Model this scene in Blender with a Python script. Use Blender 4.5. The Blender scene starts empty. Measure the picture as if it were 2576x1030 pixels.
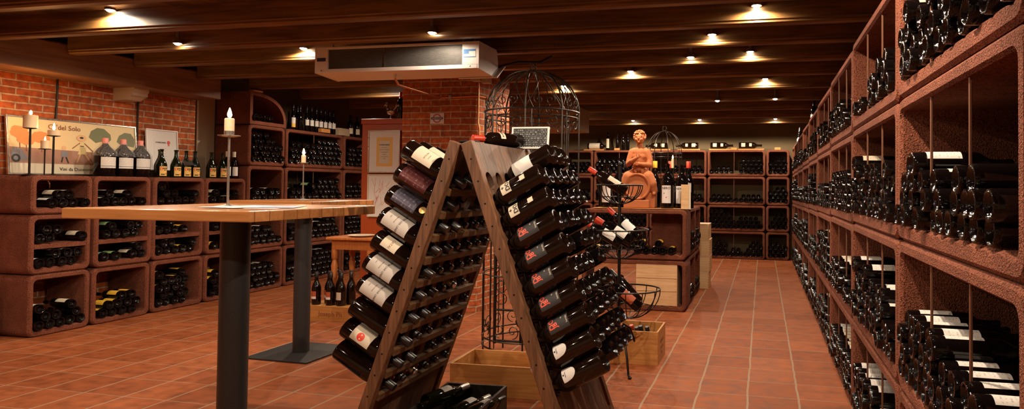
import bpy, bmesh, math, random
from mathutils import Vector, Matrix
PI = math.pi
random.seed(7)
S = bpy.context.scene
COL = S.collection

# ------------------------------------------------------------------ camera
F_PX, CX, CY, CAM_H = 1660.0, 1550.0, 434.0, 1.25
YAW, PITCH, ROLL = math.atan2(369, 1660), 0.022, 0.0093
cam = bpy.data.cameras.new('camera')
cam_ob = bpy.data.objects.new('camera', cam)
COL.objects.link(cam_ob)
cam.sensor_fit = 'HORIZONTAL'
cam.sensor_width = 36.0
cam.lens = 36.0 * F_PX / 2576
cam.shift_x = (1288 - CX) / 2576
cam.shift_y = -(515 - CY) / 2576
cam.clip_start = 0.05
fw = Vector((-math.sin(YAW) * math.cos(PITCH), math.cos(YAW) * math.cos(PITCH), math.sin(PITCH)))
rt = Vector((math.cos(YAW), math.sin(YAW), 0))
up = rt.cross(fw)
rt2 = rt * math.cos(ROLL) + up * math.sin(ROLL)
up2 = up * math.cos(ROLL) - rt * math.sin(ROLL)
m = Matrix((rt2, up2, -fw)).transposed().to_4x4()
m.translation = Vector((0, 0, CAM_H))
cam_ob.matrix_world = m
S.camera = cam_ob

# ------------------------------------------------------------------ world, exposure
w = bpy.data.worlds.new('world')
S.world = w
w.use_nodes = True
w.node_tree.nodes['Background'].inputs[0].default_value = (0.9, 0.75, 0.6, 1)
w.node_tree.nodes['Background'].inputs[1].default_value = 0.05
S.view_settings.view_transform = 'Standard'
S.view_settings.look = 'None'
S.view_settings.gamma = 1.0
S.view_settings.use_curve_mapping = False
S.view_settings.exposure = 0.12
LAMP_W = 75.0          # watts of each halogen downlight
LAMP_COL = (1.0, 0.79, 0.58)
try:
    S.cycles.max_bounces = 8
    S.cycles.diffuse_bounces = 5
    S.cycles.glossy_bounces = 4
    S.cycles.transmission_bounces = 5
    S.cycles.transparent_max_bounces = 8
    S.cycles.sample_clamp_indirect = 4.0
    S.cycles.caustics_reflective = False
    S.cycles.caustics_refractive = False
except Exception:
    pass

# ------------------------------------------------------------------ node helpers
def new_mat(name):
    m = bpy.data.materials.new(name)
    m.use_nodes = True
    nt = m.node_tree
    return m, nt, nt.nodes['Principled BSDF']

def N(nt, kind, **kw):
    n = nt.nodes.new(kind)
    for k, v in kw.items():
        if k in n.inputs.keys() if hasattr(n.inputs, 'keys') else False:
            n.inputs[k].default_value = v
        else:
            setattr(n, k, v)
    return n

def ramp(nt, fac, stops):
    r = nt.nodes.new('ShaderNodeValToRGB')
    el = r.color_ramp.elements
    while len(el) < len(stops):
        el.new(0.5)
    for e, (p, c) in zip(el, stops):
        e.position = p
        e.color = (*c, 1)
    nt.links.new(fac, r.inputs[0])
    return r.outputs[0]

def bump(nt, bsdf, height, strength, dist):
    b = nt.nodes.new('ShaderNodeBump')
    b.inputs['Strength'].default_value = strength
    b.inputs['Distance'].default_value = dist
    nt.links.new(height, b.inputs['Height'])
    nt.links.new(b.outputs[0], bsdf.inputs['Normal'])
    return b

def coords(nt, scale=(1, 1, 1), kind='Object', rot=(0, 0, 0)):
    t = nt.nodes.new('ShaderNodeTexCoord')
    mp = nt.nodes.new('ShaderNodeMapping')
    mp.inputs['Scale'].default_value = scale
    mp.inputs['Rotation'].default_value = rot
    nt.links.new(t.outputs[kind], mp.inputs[0])
    return mp.outputs[0]

def plain(name, col, rough=0.5, metal=0.0, spec=0.5):
    m, nt, b = new_mat(name)
    b.inputs['Base Color'].default_value = (*col, 1)
    b.inputs['Roughness'].default_value = rough
    b.inputs['Metallic'].default_value = metal
    b.inputs['Specular IOR Level'].default_value = spec
    # slight procedural unevenness so that nothing is perfectly flat
    n = nt.nodes.new('ShaderNodeTexNoise')
    n.inputs['Scale'].default_value = 35
    nt.links.new(coords(nt), n.inputs[0])
    mr = nt.nodes.new('ShaderNodeMapRange')
    mr.inputs[3].default_value = max(rough - 0.06, 0.02)
    mr.inputs[4].default_value = min(rough + 0.08, 1.0)
    nt.links.new(n.outputs[0], mr.inputs[0])
    nt.links.new(mr.outputs[0], b.inputs['Roughness'])
    return m

def clay_mat():
    m, nt, b = new_mat('pumice_clay')
    c = coords(nt)
    n = nt.nodes.new('ShaderNodeTexNoise'); n.inputs['Scale'].default_value = 9; n.inputs['Detail'].default_value = 6
    nt.links.new(c, n.inputs[0])
    v = nt.nodes.new('ShaderNodeTexVoronoi'); v.inputs['Scale'].default_value = 260
    nt.links.new(c, v.inputs[0])
    n2 = nt.nodes.new('ShaderNodeTexNoise'); n2.inputs['Scale'].default_value = 150; n2.inputs['Detail'].default_value = 4
    nt.links.new(c, n2.inputs[0])
    base = ramp(nt, n.outputs[0], [(0.3, (0.165, 0.052, 0.028)), (0.7, (0.25, 0.081, 0.045))])
    pit = ramp(nt, n2.outputs[0], [(0.36, (0.12, 0.10, 0.10)), (0.47, (0.85, 0.85, 0.85)), (0.56, (1, 1, 1)), (0.72, (1.6, 1.5, 1.4))])
    mx = nt.nodes.new('ShaderNodeMixRGB'); mx.blend_type = 'MULTIPLY'; mx.inputs[0].default_value = 0.75
    nt.links.new(base, mx.inputs[1]); nt.links.new(pit, mx.inputs[2])
    nt.links.new(mx.outputs[0], b.inputs['Base Color'])
    b.inputs['Roughness'].default_value = 0.95
    b.inputs['Specular IOR Level'].default_value = 0.2
    ad = nt.nodes.new('ShaderNodeMath'); ad.operation = 'ADD'
    nt.links.new(v.outputs['Distance'], ad.inputs[0]); nt.links.new(n2.outputs[0], ad.inputs[1])
    bump(nt, b, ad.outputs[0], 0.9, 0.0045)
    return m

def brick_mat(name, box=False, dark=1.0):
    m, nt, b = new_mat(name)
    t = nt.nodes.new('ShaderNodeTexCoord')
    sp = nt.nodes.new('ShaderNodeSeparateXYZ'); nt.links.new(t.outputs['Object'], sp.inputs[0])
    cb = nt.nodes.new('ShaderNodeCombineXYZ')
    ad = nt.nodes.new('ShaderNodeMath'); ad.operation = 'ADD'
    nt.links.new(sp.outputs[0], ad.inputs[0]); nt.links.new(sp.outputs[1], ad.inputs[1])
    nt.links.new(ad.outputs[0], cb.inputs[0]); nt.links.new(sp.outputs[2], cb.inputs[1])
    # ragged brick edges
    ns = nt.nodes.new('ShaderNodeTexNoise'); ns.inputs['Scale'].default_value = 14; ns.inputs['Detail'].default_value = 4
    nt.links.new(t.outputs['Object'], ns.inputs[0])
    sb = nt.nodes.new('ShaderNodeVectorMath'); sb.operation = 'MULTIPLY_ADD'
    nt.links.new(ns.outputs['Color'], sb.inputs[0]); sb.inputs[1].default_value = (0.016, 0.010, 0); nt.links.new(cb.outputs[0], sb.inputs[2])
    br = nt.nodes.new('ShaderNodeTexBrick')
    br.inputs['Scale'].default_value = 1.0
    br.inputs['Brick Width'].default_value = 0.215
    br.inputs['Row Height'].default_value = 0.062
    br.inputs['Mortar Size'].default_value = 0.0078
    br.inputs['Mortar Smooth'].default_value = 0.35
    br.inputs['Bias'].default_value = -0.1
    br.inputs['Color1'].default_value = (0.56 * dark, 0.13 * dark, 0.028 * dark, 1)
    br.inputs['Color2'].default_value = (0.33 * dark, 0.080 * dark, 0.028 * dark, 1)
    br.inputs['Mortar'].default_value = (0.56 * dark, 0.40 * dark, 0.27 * dark, 1)
    nt.links.new(sb.outputs[0], br.inputs['Vector'])
    n2 = nt.nodes.new('ShaderNodeTexNoise'); n2.inputs['Scale'].default_value = 22; n2.inputs['Detail'].default_value = 8
    nt.links.new(t.outputs['Object'], n2.inputs[0])
    mx = nt.nodes.new('ShaderNodeMixRGB'); mx.blend_type = 'MULTIPLY'; mx.inputs[0].default_value = 0.8
    nt.links.new(br.outputs['Color'], mx.inputs[1])
    nt.links.new(ramp(nt, n2.outputs[0], [(0.3, (0.5, 0.45, 0.42)), (0.65, (1.25, 1.2, 1.15))]), mx.inputs[2])
    nt.links.new(mx.outputs[0], b.inputs['Base Color'])
    b.inputs['Roughness'].default_value = 0.9
    sm = nt.nodes.new('ShaderNodeMath'); sm.operation = 'MULTIPLY_ADD'; sm.inputs[1].default_value = -1.0
    nt.links.new(br.outputs['Fac'], sm.inputs[0]); nt.links.new(n2.outputs[0], sm.inputs[2])
    bump(nt, b, sm.outputs[0], 0.8, 0.012)
    return m

def tile_mat():
    m, nt, b = new_mat('terracotta_tiles')
    t = nt.nodes.new('ShaderNodeTexCoord')
    mp = nt.nodes.new('ShaderNodeMapping')
    mp.inputs['Location'].default_value = (-0.2117, -4.08, 0)
    nt.links.new(t.outputs['Object'], mp.inputs[0])
    sp = nt.nodes.new('ShaderNodeSeparateXYZ'); nt.links.new(mp.outputs[0], sp.inputs[0])
    ns = nt.nodes.new('ShaderNodeTexNoise'); ns.inputs['Scale'].default_value = 5; ns.inputs['Detail'].default_value = 4
    nt.links.new(t.outputs['Object'], ns.inputs[0])
    def M(op, a, bb, c=None):
        n = nt.nodes.new('ShaderNodeMath'); n.operation = op
        for i, x in enumerate((a, bb, c)):
            if x is None: continue
            if isinstance(x, (int, float)): n.inputs[i].default_value = x
            else: nt.links.new(x, n.inputs[i])
        return n.outputs[0]
    wob = M('MULTIPLY', M('SUBTRACT', ns.outputs[0], 0.5), 0.018)
    u = M('DIVIDE', M('ADD', sp.outputs[0], wob), 0.2955)
    v = M('DIVIDE', M('ADD', sp.outputs[1], wob), 0.305)
    def edge(x, size):
        f = M('FRACT', x, None)
        d = M('MINIMUM', f, M('SUBTRACT', 1.0, f))
        return M('MULTIPLY', d, size)
    eu, ev = edge(u, 0.2955), edge(v, 0.305)
    gu = M('LESS_THAN', eu, 0.0062)
    gv = M('LESS_THAN', ev, 0.0028)
    g = M('MAXIMUM', gu, gv)
    cb = nt.nodes.new('ShaderNodeCombineXYZ')
    nt.links.new(M('FLOOR', u, None), cb.inputs[0]); nt.links.new(M('FLOOR', v, None), cb.inputs[1])
    wn = nt.nodes.new('ShaderNodeTexWhiteNoise'); wn.noise_dimensions = '3D'
    nt.links.new(cb.outputs[0], wn.inputs[0])
    n2 = nt.nodes.new('ShaderNodeTexNoise'); n2.inputs['Scale'].default_value = 10; n2.inputs['Detail'].default_value = 7
    nt.links.new(coords(nt, (1.0, 1.3, 1.0)), n2.inputs[0])
    base = ramp(nt, wn.outputs[0], [(0.0, (0.235, 0.060, 0.017)), (0.5, (0.275, 0.074, 0.022)), (1.0, (0.31, 0.088, 0.029))])
    mx = nt.nodes.new('ShaderNodeMixRGB'); mx.blend_type = 'MULTIPLY'; mx.inputs[0].default_value = 0.85
    nt.links.new(base, mx.inputs[1])
    nt.links.new(ramp(nt, n2.outputs[0], [(0.25, (0.5, 0.5, 0.5)), (0.5, (0.95, 0.95, 0.95)), (0.75, (1.25, 1.25, 1.2))]), mx.inputs[2])
    mg = nt.nodes.new('ShaderNodeMixRGB'); mg.inputs[2].default_value = (0.30, 0.19, 0.12, 1)
    nt.links.new(g, mg.inputs[0]); nt.links.new(mx.outputs[0], mg.inputs[1])
    nt.links.new(mg.outputs[0], b.inputs['Base Color'])
    rr = nt.nodes.new('ShaderNodeMapRange'); rr.inputs[3].default_value = 0.5; rr.inputs[4].default_value = 0.85
    nt.links.new(n2.outputs[0], rr.inputs[0]); nt.links.new(rr.outputs[0], b.inputs['Roughness'])
    b.inputs['Specular IOR Level'].default_value = 0.22
    h = M('MULTIPLY_ADD', g, -0.6, n2.outputs[0])
    bump(nt, b, h, 0.35, 0.008)
    return m

def wood_mat(name, c1, c2, axis=0, rough=0.55, plank=0.0, plank_axis=1, scale=1.0, seam=(0.02, 0.01, 0.006)):
    m, nt, b = new_mat(name)
    sc = [14.0 * scale] * 3
    sc[axis] = 1.0 * scale
    c = coords(nt, tuple(sc))
    n = nt.nodes.new('ShaderNodeTexNoise'); n.inputs['Scale'].default_value = 2.4; n.inputs['Detail'].default_value = 7; n.inputs['Distortion'].default_value = 0.6
    nt.links.new(c, n.inputs[0])
    col = ramp(nt, n.outputs[0], [(0.3, c1), (0.68, c2)])
    if plank:
        t = nt.nodes.new('ShaderNodeTexCoord')
        sp = nt.nodes.new('ShaderNodeSeparateXYZ'); nt.links.new(t.outputs['Object'], sp.inputs[0])
        d = nt.nodes.new('ShaderNodeMath'); d.operation = 'DIVIDE'; d.inputs[1].default_value = plank
        nt.links.new(sp.outputs[plank_axis], d.inputs[0])
        fr = nt.nodes.new('ShaderNodeMath'); fr.operation = 'FRACT'; nt.links.new(d.outputs[0], fr.inputs[0])
        lt = nt.nodes.new('ShaderNodeMath'); lt.operation = 'LESS_THAN'; lt.inputs[1].default_value = 0.006 / plank
        nt.links.new(fr.outputs[0], lt.inputs[0])
        fl = nt.nodes.new('ShaderNodeMath'); fl.operation = 'FLOOR'; nt.links.new(d.outputs[0], fl.inputs[0])
        wn = nt.nodes.new('ShaderNodeTexWhiteNoise'); wn.noise_dimensions = '1D'; nt.links.new(fl.outputs[0], wn.inputs['W'])
        mr = nt.nodes.new('ShaderNodeMapRange'); mr.inputs[3].default_value = 0.65; mr.inputs[4].default_value = 1.2
        nt.links.new(wn.outputs[0], mr.inputs[0])
        mm = nt.nodes.new('ShaderNodeMixRGB'); mm.blend_type = 'MULTIPLY'; mm.inputs[0].default_value = 1
        nt.links.new(col, mm.inputs[1]); nt.links.new(mr.outputs[0], mm.inputs[2])
        ms = nt.nodes.new('ShaderNodeMixRGB'); ms.inputs[2].default_value = (*seam, 1)
        nt.links.new(lt.outputs[0], ms.inputs[0]); nt.links.new(mm.outputs[0], ms.inputs[1])
        col = ms.outputs[0]
    nt.links.new(col, b.inputs['Base Color'])
    b.inputs['Roughness'].default_value = rough
    bump(nt, b, n.outputs[0], 0.3, 0.003)
    return m

def glass_mat(name, col, rough=0.03):
    m, nt, b = new_mat(name)
    b.inputs['Base Color'].default_value = (*col, 1)
    b.inputs['IOR'].default_value = 1.52
    n = nt.nodes.new('ShaderNodeTexNoise'); n.inputs['Scale'].default_value = 60
    nt.links.new(coords(nt), n.inputs[0])
    mr = nt.nodes.new('ShaderNodeMapRange'); mr.inputs[3].default_value = rough; mr.inputs[4].default_value = rough + 0.07
    nt.links.new(n.outputs[0], mr.inputs[0]); nt.links.new(mr.outputs[0], b.inputs['Roughness'])
    b.inputs['Specular IOR Level'].default_value = 0.4
    # the moulded, pearled ring round the heel of a bottle (within 2 cm of its base)
    c = coords(nt)
    sp = nt.nodes.new('ShaderNodeSeparateXYZ'); nt.links.new(c, sp.inputs[0])
    lt = nt.nodes.new('ShaderNodeMath'); lt.operation = 'LESS_THAN'; lt.inputs[1].default_value = 0.013
    nt.links.new(sp.outputs[2], lt.inputs[0])
    v = nt.nodes.new('ShaderNodeTexVoronoi'); v.inputs['Scale'].default_value = 210
    nt.links.new(c, v.inputs[0])
    mu = nt.nodes.new('ShaderNodeMath'); mu.operation = 'MULTIPLY'
    nt.links.new(lt.outputs[0], mu.inputs[0]); nt.links.new(v.outputs['Distance'], mu.inputs[1])
    bump(nt, b, mu.outputs[0], 0.45, 0.0016)
    return m

def label_mat(name, col, ink, sx=1.0, sz=1.0, amount=0.5):
    """printed paper: thin broken lines of small print"""
    m, nt, b = new_mat(name)
    c = coords(nt, (1, 1, 1))
    sp = nt.nodes.new('ShaderNodeSeparateXYZ'); nt.links.new(c, sp.inputs[0])
    cb = nt.nodes.new('ShaderNodeCombineXYZ')
    at = nt.nodes.new('ShaderNodeMath'); at.operation = 'MULTIPLY'; at.inputs[1].default_value = 160 * sx
    nt.links.new(sp.outputs[0], at.inputs[0]); nt.links.new(at.outputs[0], cb.inputs[0])
    az = nt.nodes.new('ShaderNodeMath'); az.operation = 'MULTIPLY'; az.inputs[1].default_value = 90 * sz
    nt.links.new(sp.outputs[2], az.inputs[0]); nt.links.new(az.outputs[0], cb.inputs[2])
    n = nt.nodes.new('ShaderNodeTexNoise'); n.inputs['Scale'].default_value = 1.0; n.inputs['Detail'].default_value = 2
    nt.links.new(cb.outputs[0], n.inputs[0])
    fr = nt.nodes.new('ShaderNodeMath'); fr.operation = 'FRACT'; nt.links.new(az.outputs[0], fr.inputs[0])
    lt = nt.nodes.new('ShaderNodeMath'); lt.operation = 'LESS_THAN'; lt.inputs[1].default_value = 0.4; nt.links.new(fr.outputs[0], lt.inputs[0])
    gt = nt.nodes.new('ShaderNodeMath'); gt.operation = 'GREATER_THAN'; gt.inputs[1].default_value = 0.55; nt.links.new(n.outputs[0], gt.inputs[0])
    mu = nt.nodes.new('ShaderNodeMath'); mu.operation = 'MULTIPLY'; nt.links.new(lt.outputs[0], mu.inputs[0]); nt.links.new(gt.outputs[0], mu.inputs[1])
    m2 = nt.nodes.new('ShaderNodeMath'); m2.operation = 'MULTIPLY'; m2.inputs[1].default_value = amount; nt.links.new(mu.outputs[0], m2.inputs[0])
    mx = nt.nodes.new('ShaderNodeMixRGB'); mx.inputs[1].default_value = (*col, 1); mx.inputs[2].default_value = (*ink, 1)
    nt.links.new(m2.outputs[0], mx.inputs[0]); nt.links.new(mx.outputs[0], b.inputs['Base Color'])
    b.inputs['Roughness'].default_value = 0.55
    return m

def emit_mat(name, col, strength):
    m = bpy.data.materials.new(name); m.use_nodes = True
    nt = m.node_tree
    nt.nodes.clear()
    e = nt.nodes.new('ShaderNodeEmission'); e.inputs[0].default_value = (*col, 1); e.inputs[1].default_value = strength
    o = nt.nodes.new('ShaderNodeOutputMaterial'); nt.links.new(e.outputs[0], o.inputs[0])
    return m

def plastic_wrap_mat():
    m, nt, b = new_mat('crumpled_clear_wrap')
    b.inputs['Base Color'].default_value = (0.85, 0.85, 0.85, 1)
    b.inputs['Roughness'].default_value = 0.12
    b.inputs['Alpha'].default_value = 0.13
    v = nt.nodes.new('ShaderNodeTexVoronoi'); v.inputs['Scale'].default_value = 55
    nt.links.new(coords(nt), v.inputs[0])
    bump(nt, b, v.outputs['Distance'], 1.0, 0.02)
    return m

MT = {}
MT['clay'] = clay_mat()
MT['brick'] = brick_mat('red_brick')
MT['tiles'] = tile_mat()
MT['beam'] = wood_mat('dark_beam_wood', (0.085, 0.042, 0.012), (0.24, 0.115, 0.032), axis=0, rough=0.45)
MT['header'] = wood_mat('header_beam_wood', (0.17, 0.080, 0.034), (0.30, 0.145, 0.062), axis=1, rough=0.55)
MT['plank'] = wood_mat('ceiling_board_wood', (0.07, 0.040, 0.015), (0.17, 0.092, 0.034), axis=1, rough=0.5, plank=0.14, plank_axis=0)
MT['table'] = wood_mat('honey_table_wood', (0.34, 0.095, 0.011), (0.50, 0.165, 0.022), axis=0, rough=0.28, scale=1.4)
MT['tabletop'] = wood_mat('honey_table_top', (0.38, 0.15, 0.045), (0.48, 0.20, 0.065), axis=0, rough=0.22, plank=0.085, plank_axis=1, scale=1.4, seam=(0.2, 0.07, 0.02))
MT['pine'] = wood_mat('pale_pine', (0.60, 0.36, 0.17), (0.74, 0.50, 0.27), axis=0, rough=0.6, scale=1.5)
MT['crate'] = wood_mat('amber_crate_pine', (0.40, 0.165, 0.042), (0.56, 0.26, 0.075), axis=0, rough=0.5, scale=1.5)
MT['oldwood'] = wood_mat('weathered_rack_wood', (0.07, 0.033, 0.019), (0.155, 0.078, 0.044), axis=2, rough=0.6, scale=2.0)
MT['stile'] = wood_mat('worn_rack_stile_wood', (0.070, 0.028, 0.011), (0.19, 0.080, 0.034), axis=2, rough=0.6, scale=2.0)
MT['riblet'] = wood_mat('rack_rib_wood', (0.08, 0.036, 0.012), (0.16, 0.078, 0.028), axis=1, rough=0.65, scale=2.0)
MT['antique'] = wood_mat('turned_orange_wood', (0.34, 0.10, 0.022), (0.48, 0.16, 0.04), axis=2, rough=0.4, scale=2.0)
MT['blackwood'] = plain('black_stained_wood', (0.022, 0.015, 0.012), 0.5)
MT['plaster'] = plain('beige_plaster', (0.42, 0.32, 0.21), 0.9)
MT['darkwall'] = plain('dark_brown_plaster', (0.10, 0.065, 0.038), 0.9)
MT['backwall'] = plain('khaki_plaster', (0.17, 0.125, 0.066), 0.9)
MT['stone'] = plain('pale_stone', (0.52, 0.42, 0.32), 0.8)
MT['orange'] = plain('burnt_orange_lacquer', (0.42, 0.070, 0.014), 0.45)
MT['whitemetal'] = plain('white_enamel', (0.78, 0.72, 0.70), 0.4)
MT['darkmetal'] = plain('anthracite_powder_coat', (0.028, 0.027, 0.028), 0.42, 0.3)
MT['iron'] = plain('wrought_iron', (0.055, 0.045, 0.038), 0.38, 0.85)
MT['blackiron'] = plain('black_iron', (0.012, 0.010, 0.009), 0.45, 0.6)
MT['steel'] = plain('brushed_steel', (0.42, 0.38, 0.35), 0.28, 0.95)
MT['rust'] = plain('rusty_rod', (0.16, 0.065, 0.035), 0.6, 0.4)
MT['copper'] = plain('copper_pipe', (0.72, 0.30, 0.14), 0.3, 0.9)
MT['cable'] = plain('black_cable', (0.01, 0.01, 0.01), 0.5)
MT['farglass'] = plain('far_bottle_glass', (0.003, 0.002, 0.002), 0.12, 0, 0.45)
MT['glass'] = glass_mat('black_bottle_glass', (0.003, 0.002, 0.002))
MT['greenglass'] = glass_mat('dark_green_glass', (0.006, 0.008, 0.002))
MT['brownglass'] = glass_mat('brown_black_glass', (0.007, 0.003, 0.002))
MT['white_label'] = label_mat('white_printed_label', (0.66, 0.62, 0.58), (0.16, 0.14, 0.14))
MT['cream_label'] = label_mat('cream_printed_label', (0.62, 0.53, 0.40), (0.22, 0.16, 0.12))
MT['yellow_label'] = label_mat('yellow_label', (0.72, 0.42, 0.035), (0.3, 0.12, 0.02), amount=0.3)
MT['green_label'] = label_mat('green_label', (0.20, 0.33, 0.13), (0.08, 0.12, 0.05), amount=0.3)
MT['grey_label'] = label_mat('slate_label', (0.10, 0.09, 0.13), (0.4, 0.38, 0.4), sz=0.6)
MT['wine_label'] = label_mat('burgundy_label', (0.11, 0.028, 0.030), (0.36, 0.28, 0.28), sz=0.5, amount=0.35)
for k_ in ('wine_label', 'grey_label'):
    MT[k_].node_tree.nodes['Principled BSDF'].inputs['Metallic'].default_value = 0.55
    MT[k_].node_tree.nodes['Principled BSDF'].inputs['Roughness'].default_value = 0.28
MT['black_label'] = plain('matt_black_label', (0.030, 0.028, 0.030), 0.6)
MT['grey_paper'] = plain('greyish_paper', (0.54, 0.49, 0.45), 0.6)
MT['plain_cream'] = plain('cream_paper', (0.66, 0.58, 0.45), 0.6)
MT['plain_white'] = plain('white_paper', (0.74, 0.70, 0.67), 0.6)
MT['amber_label'] = plain('amber_paper', (0.78, 0.47, 0.12), 0.6)
MT['rust_label'] = plain('rust_red_paper', (0.42, 0.085, 0.03), 0.6)
MT['red'] = plain('red_ink', (0.72, 0.045, 0.02), 0.5)
MT['coral'] = plain('coral_ink', (0.95, 0.10, 0.05), 0.45)
MT['redcap'] = plain('red_capsule', (0.48, 0.035, 0.014), 0.38)
MT['pinkcap'] = plain('faded_pink_capsule', (0.72, 0.25, 0.20), 0.5)
MT['silvercap'] = plain('silver_capsule', (0.6, 0.56, 0.52), 0.3, 0.8)
MT['creamcap'] = plain('cream_capsule', (0.62, 0.55, 0.40), 0.5)
MT['blackcap'] = plain('black_capsule', (0.012, 0.01, 0.012), 0.3)
MT['yellowcap'] = plain('yellow_capsule', (0.75, 0.45, 0.03), 0.4)
MT['gold'] = plain('gold_foil', (0.75, 0.52, 0.20), 0.35, 0.8)
MT['ink'] = plain('dark_ink', (0.03, 0.025, 0.025), 0.6)
MT['inkbrown'] = plain('brown_ink', (0.22, 0.07, 0.035), 0.6)
MT['blue'] = plain('blue_print', (0.03, 0.20, 0.55), 0.5)
MT['navy'] = plain('navy_enamel', (0.03, 0.04, 0.16), 0.4)
MT['enamelred'] = plain('red_enamel', (0.5, 0.07, 0.06), 0.4)
MT['postersky'] = plain('poster_cream', (0.74, 0.58, 0.32), 0.5)
MT['posterfield'] = plain('poster_clay', (0.36, 0.19, 0.13), 0.5)
MT['posterstrip'] = plain('poster_pale_strip', (0.68, 0.60, 0.45), 0.5)
MT['postergreen'] = plain('poster_olive', (0.16, 0.17, 0.08), 0.5)
MT['posterorange'] = plain('poster_orange', (0.62, 0.25, 0.07), 0.5)
MT['postergrey'] = plain('poster_grey', (0.22, 0.22, 0.25), 0.5)
MT['posterskin'] = plain('poster_peach', (0.70, 0.42, 0.22), 0.5)
MT['posterdress'] = plain('poster_straw', (0.70, 0.56, 0.25), 0.5)
MT['chalk'] = label_mat('chalkboard', (0.018, 0.018, 0.018), (0.6, 0.6, 0.6), sx=1.2, sz=1.0, amount=0.8)
MT['terracotta'] = plain('terracotta_statue', (0.44, 0.135, 0.045), 0.75)
MT['wax'] = None
mw, ntw, bw = new_mat('candle_wax')
bw.inputs['Base Color'].default_value = (0.85, 0.66, 0.42, 1)
bw.inputs['Roughness'].default_value = 0.4
bw.inputs['Subsurface Weight'].default_value = 0.4
bw.inputs['Subsurface Radius'].default_value = (0.03, 0.012, 0.005)
MT['wax'] = mw
MT['flame'] = emit_mat('candle_flame', (1.0, 0.55, 0.18), 40)
MT['bulb'] = emit_mat('halogen_bulb', (1.0, 0.88, 0.74), 60)
MT['wrap'] = plastic_wrap_mat()
MT['coil'] = label_mat('condenser_fins', (0.06, 0.058, 0.055), (0.16, 0.15, 0.14), sx=0.12, sz=2.2, amount=0.5)

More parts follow.
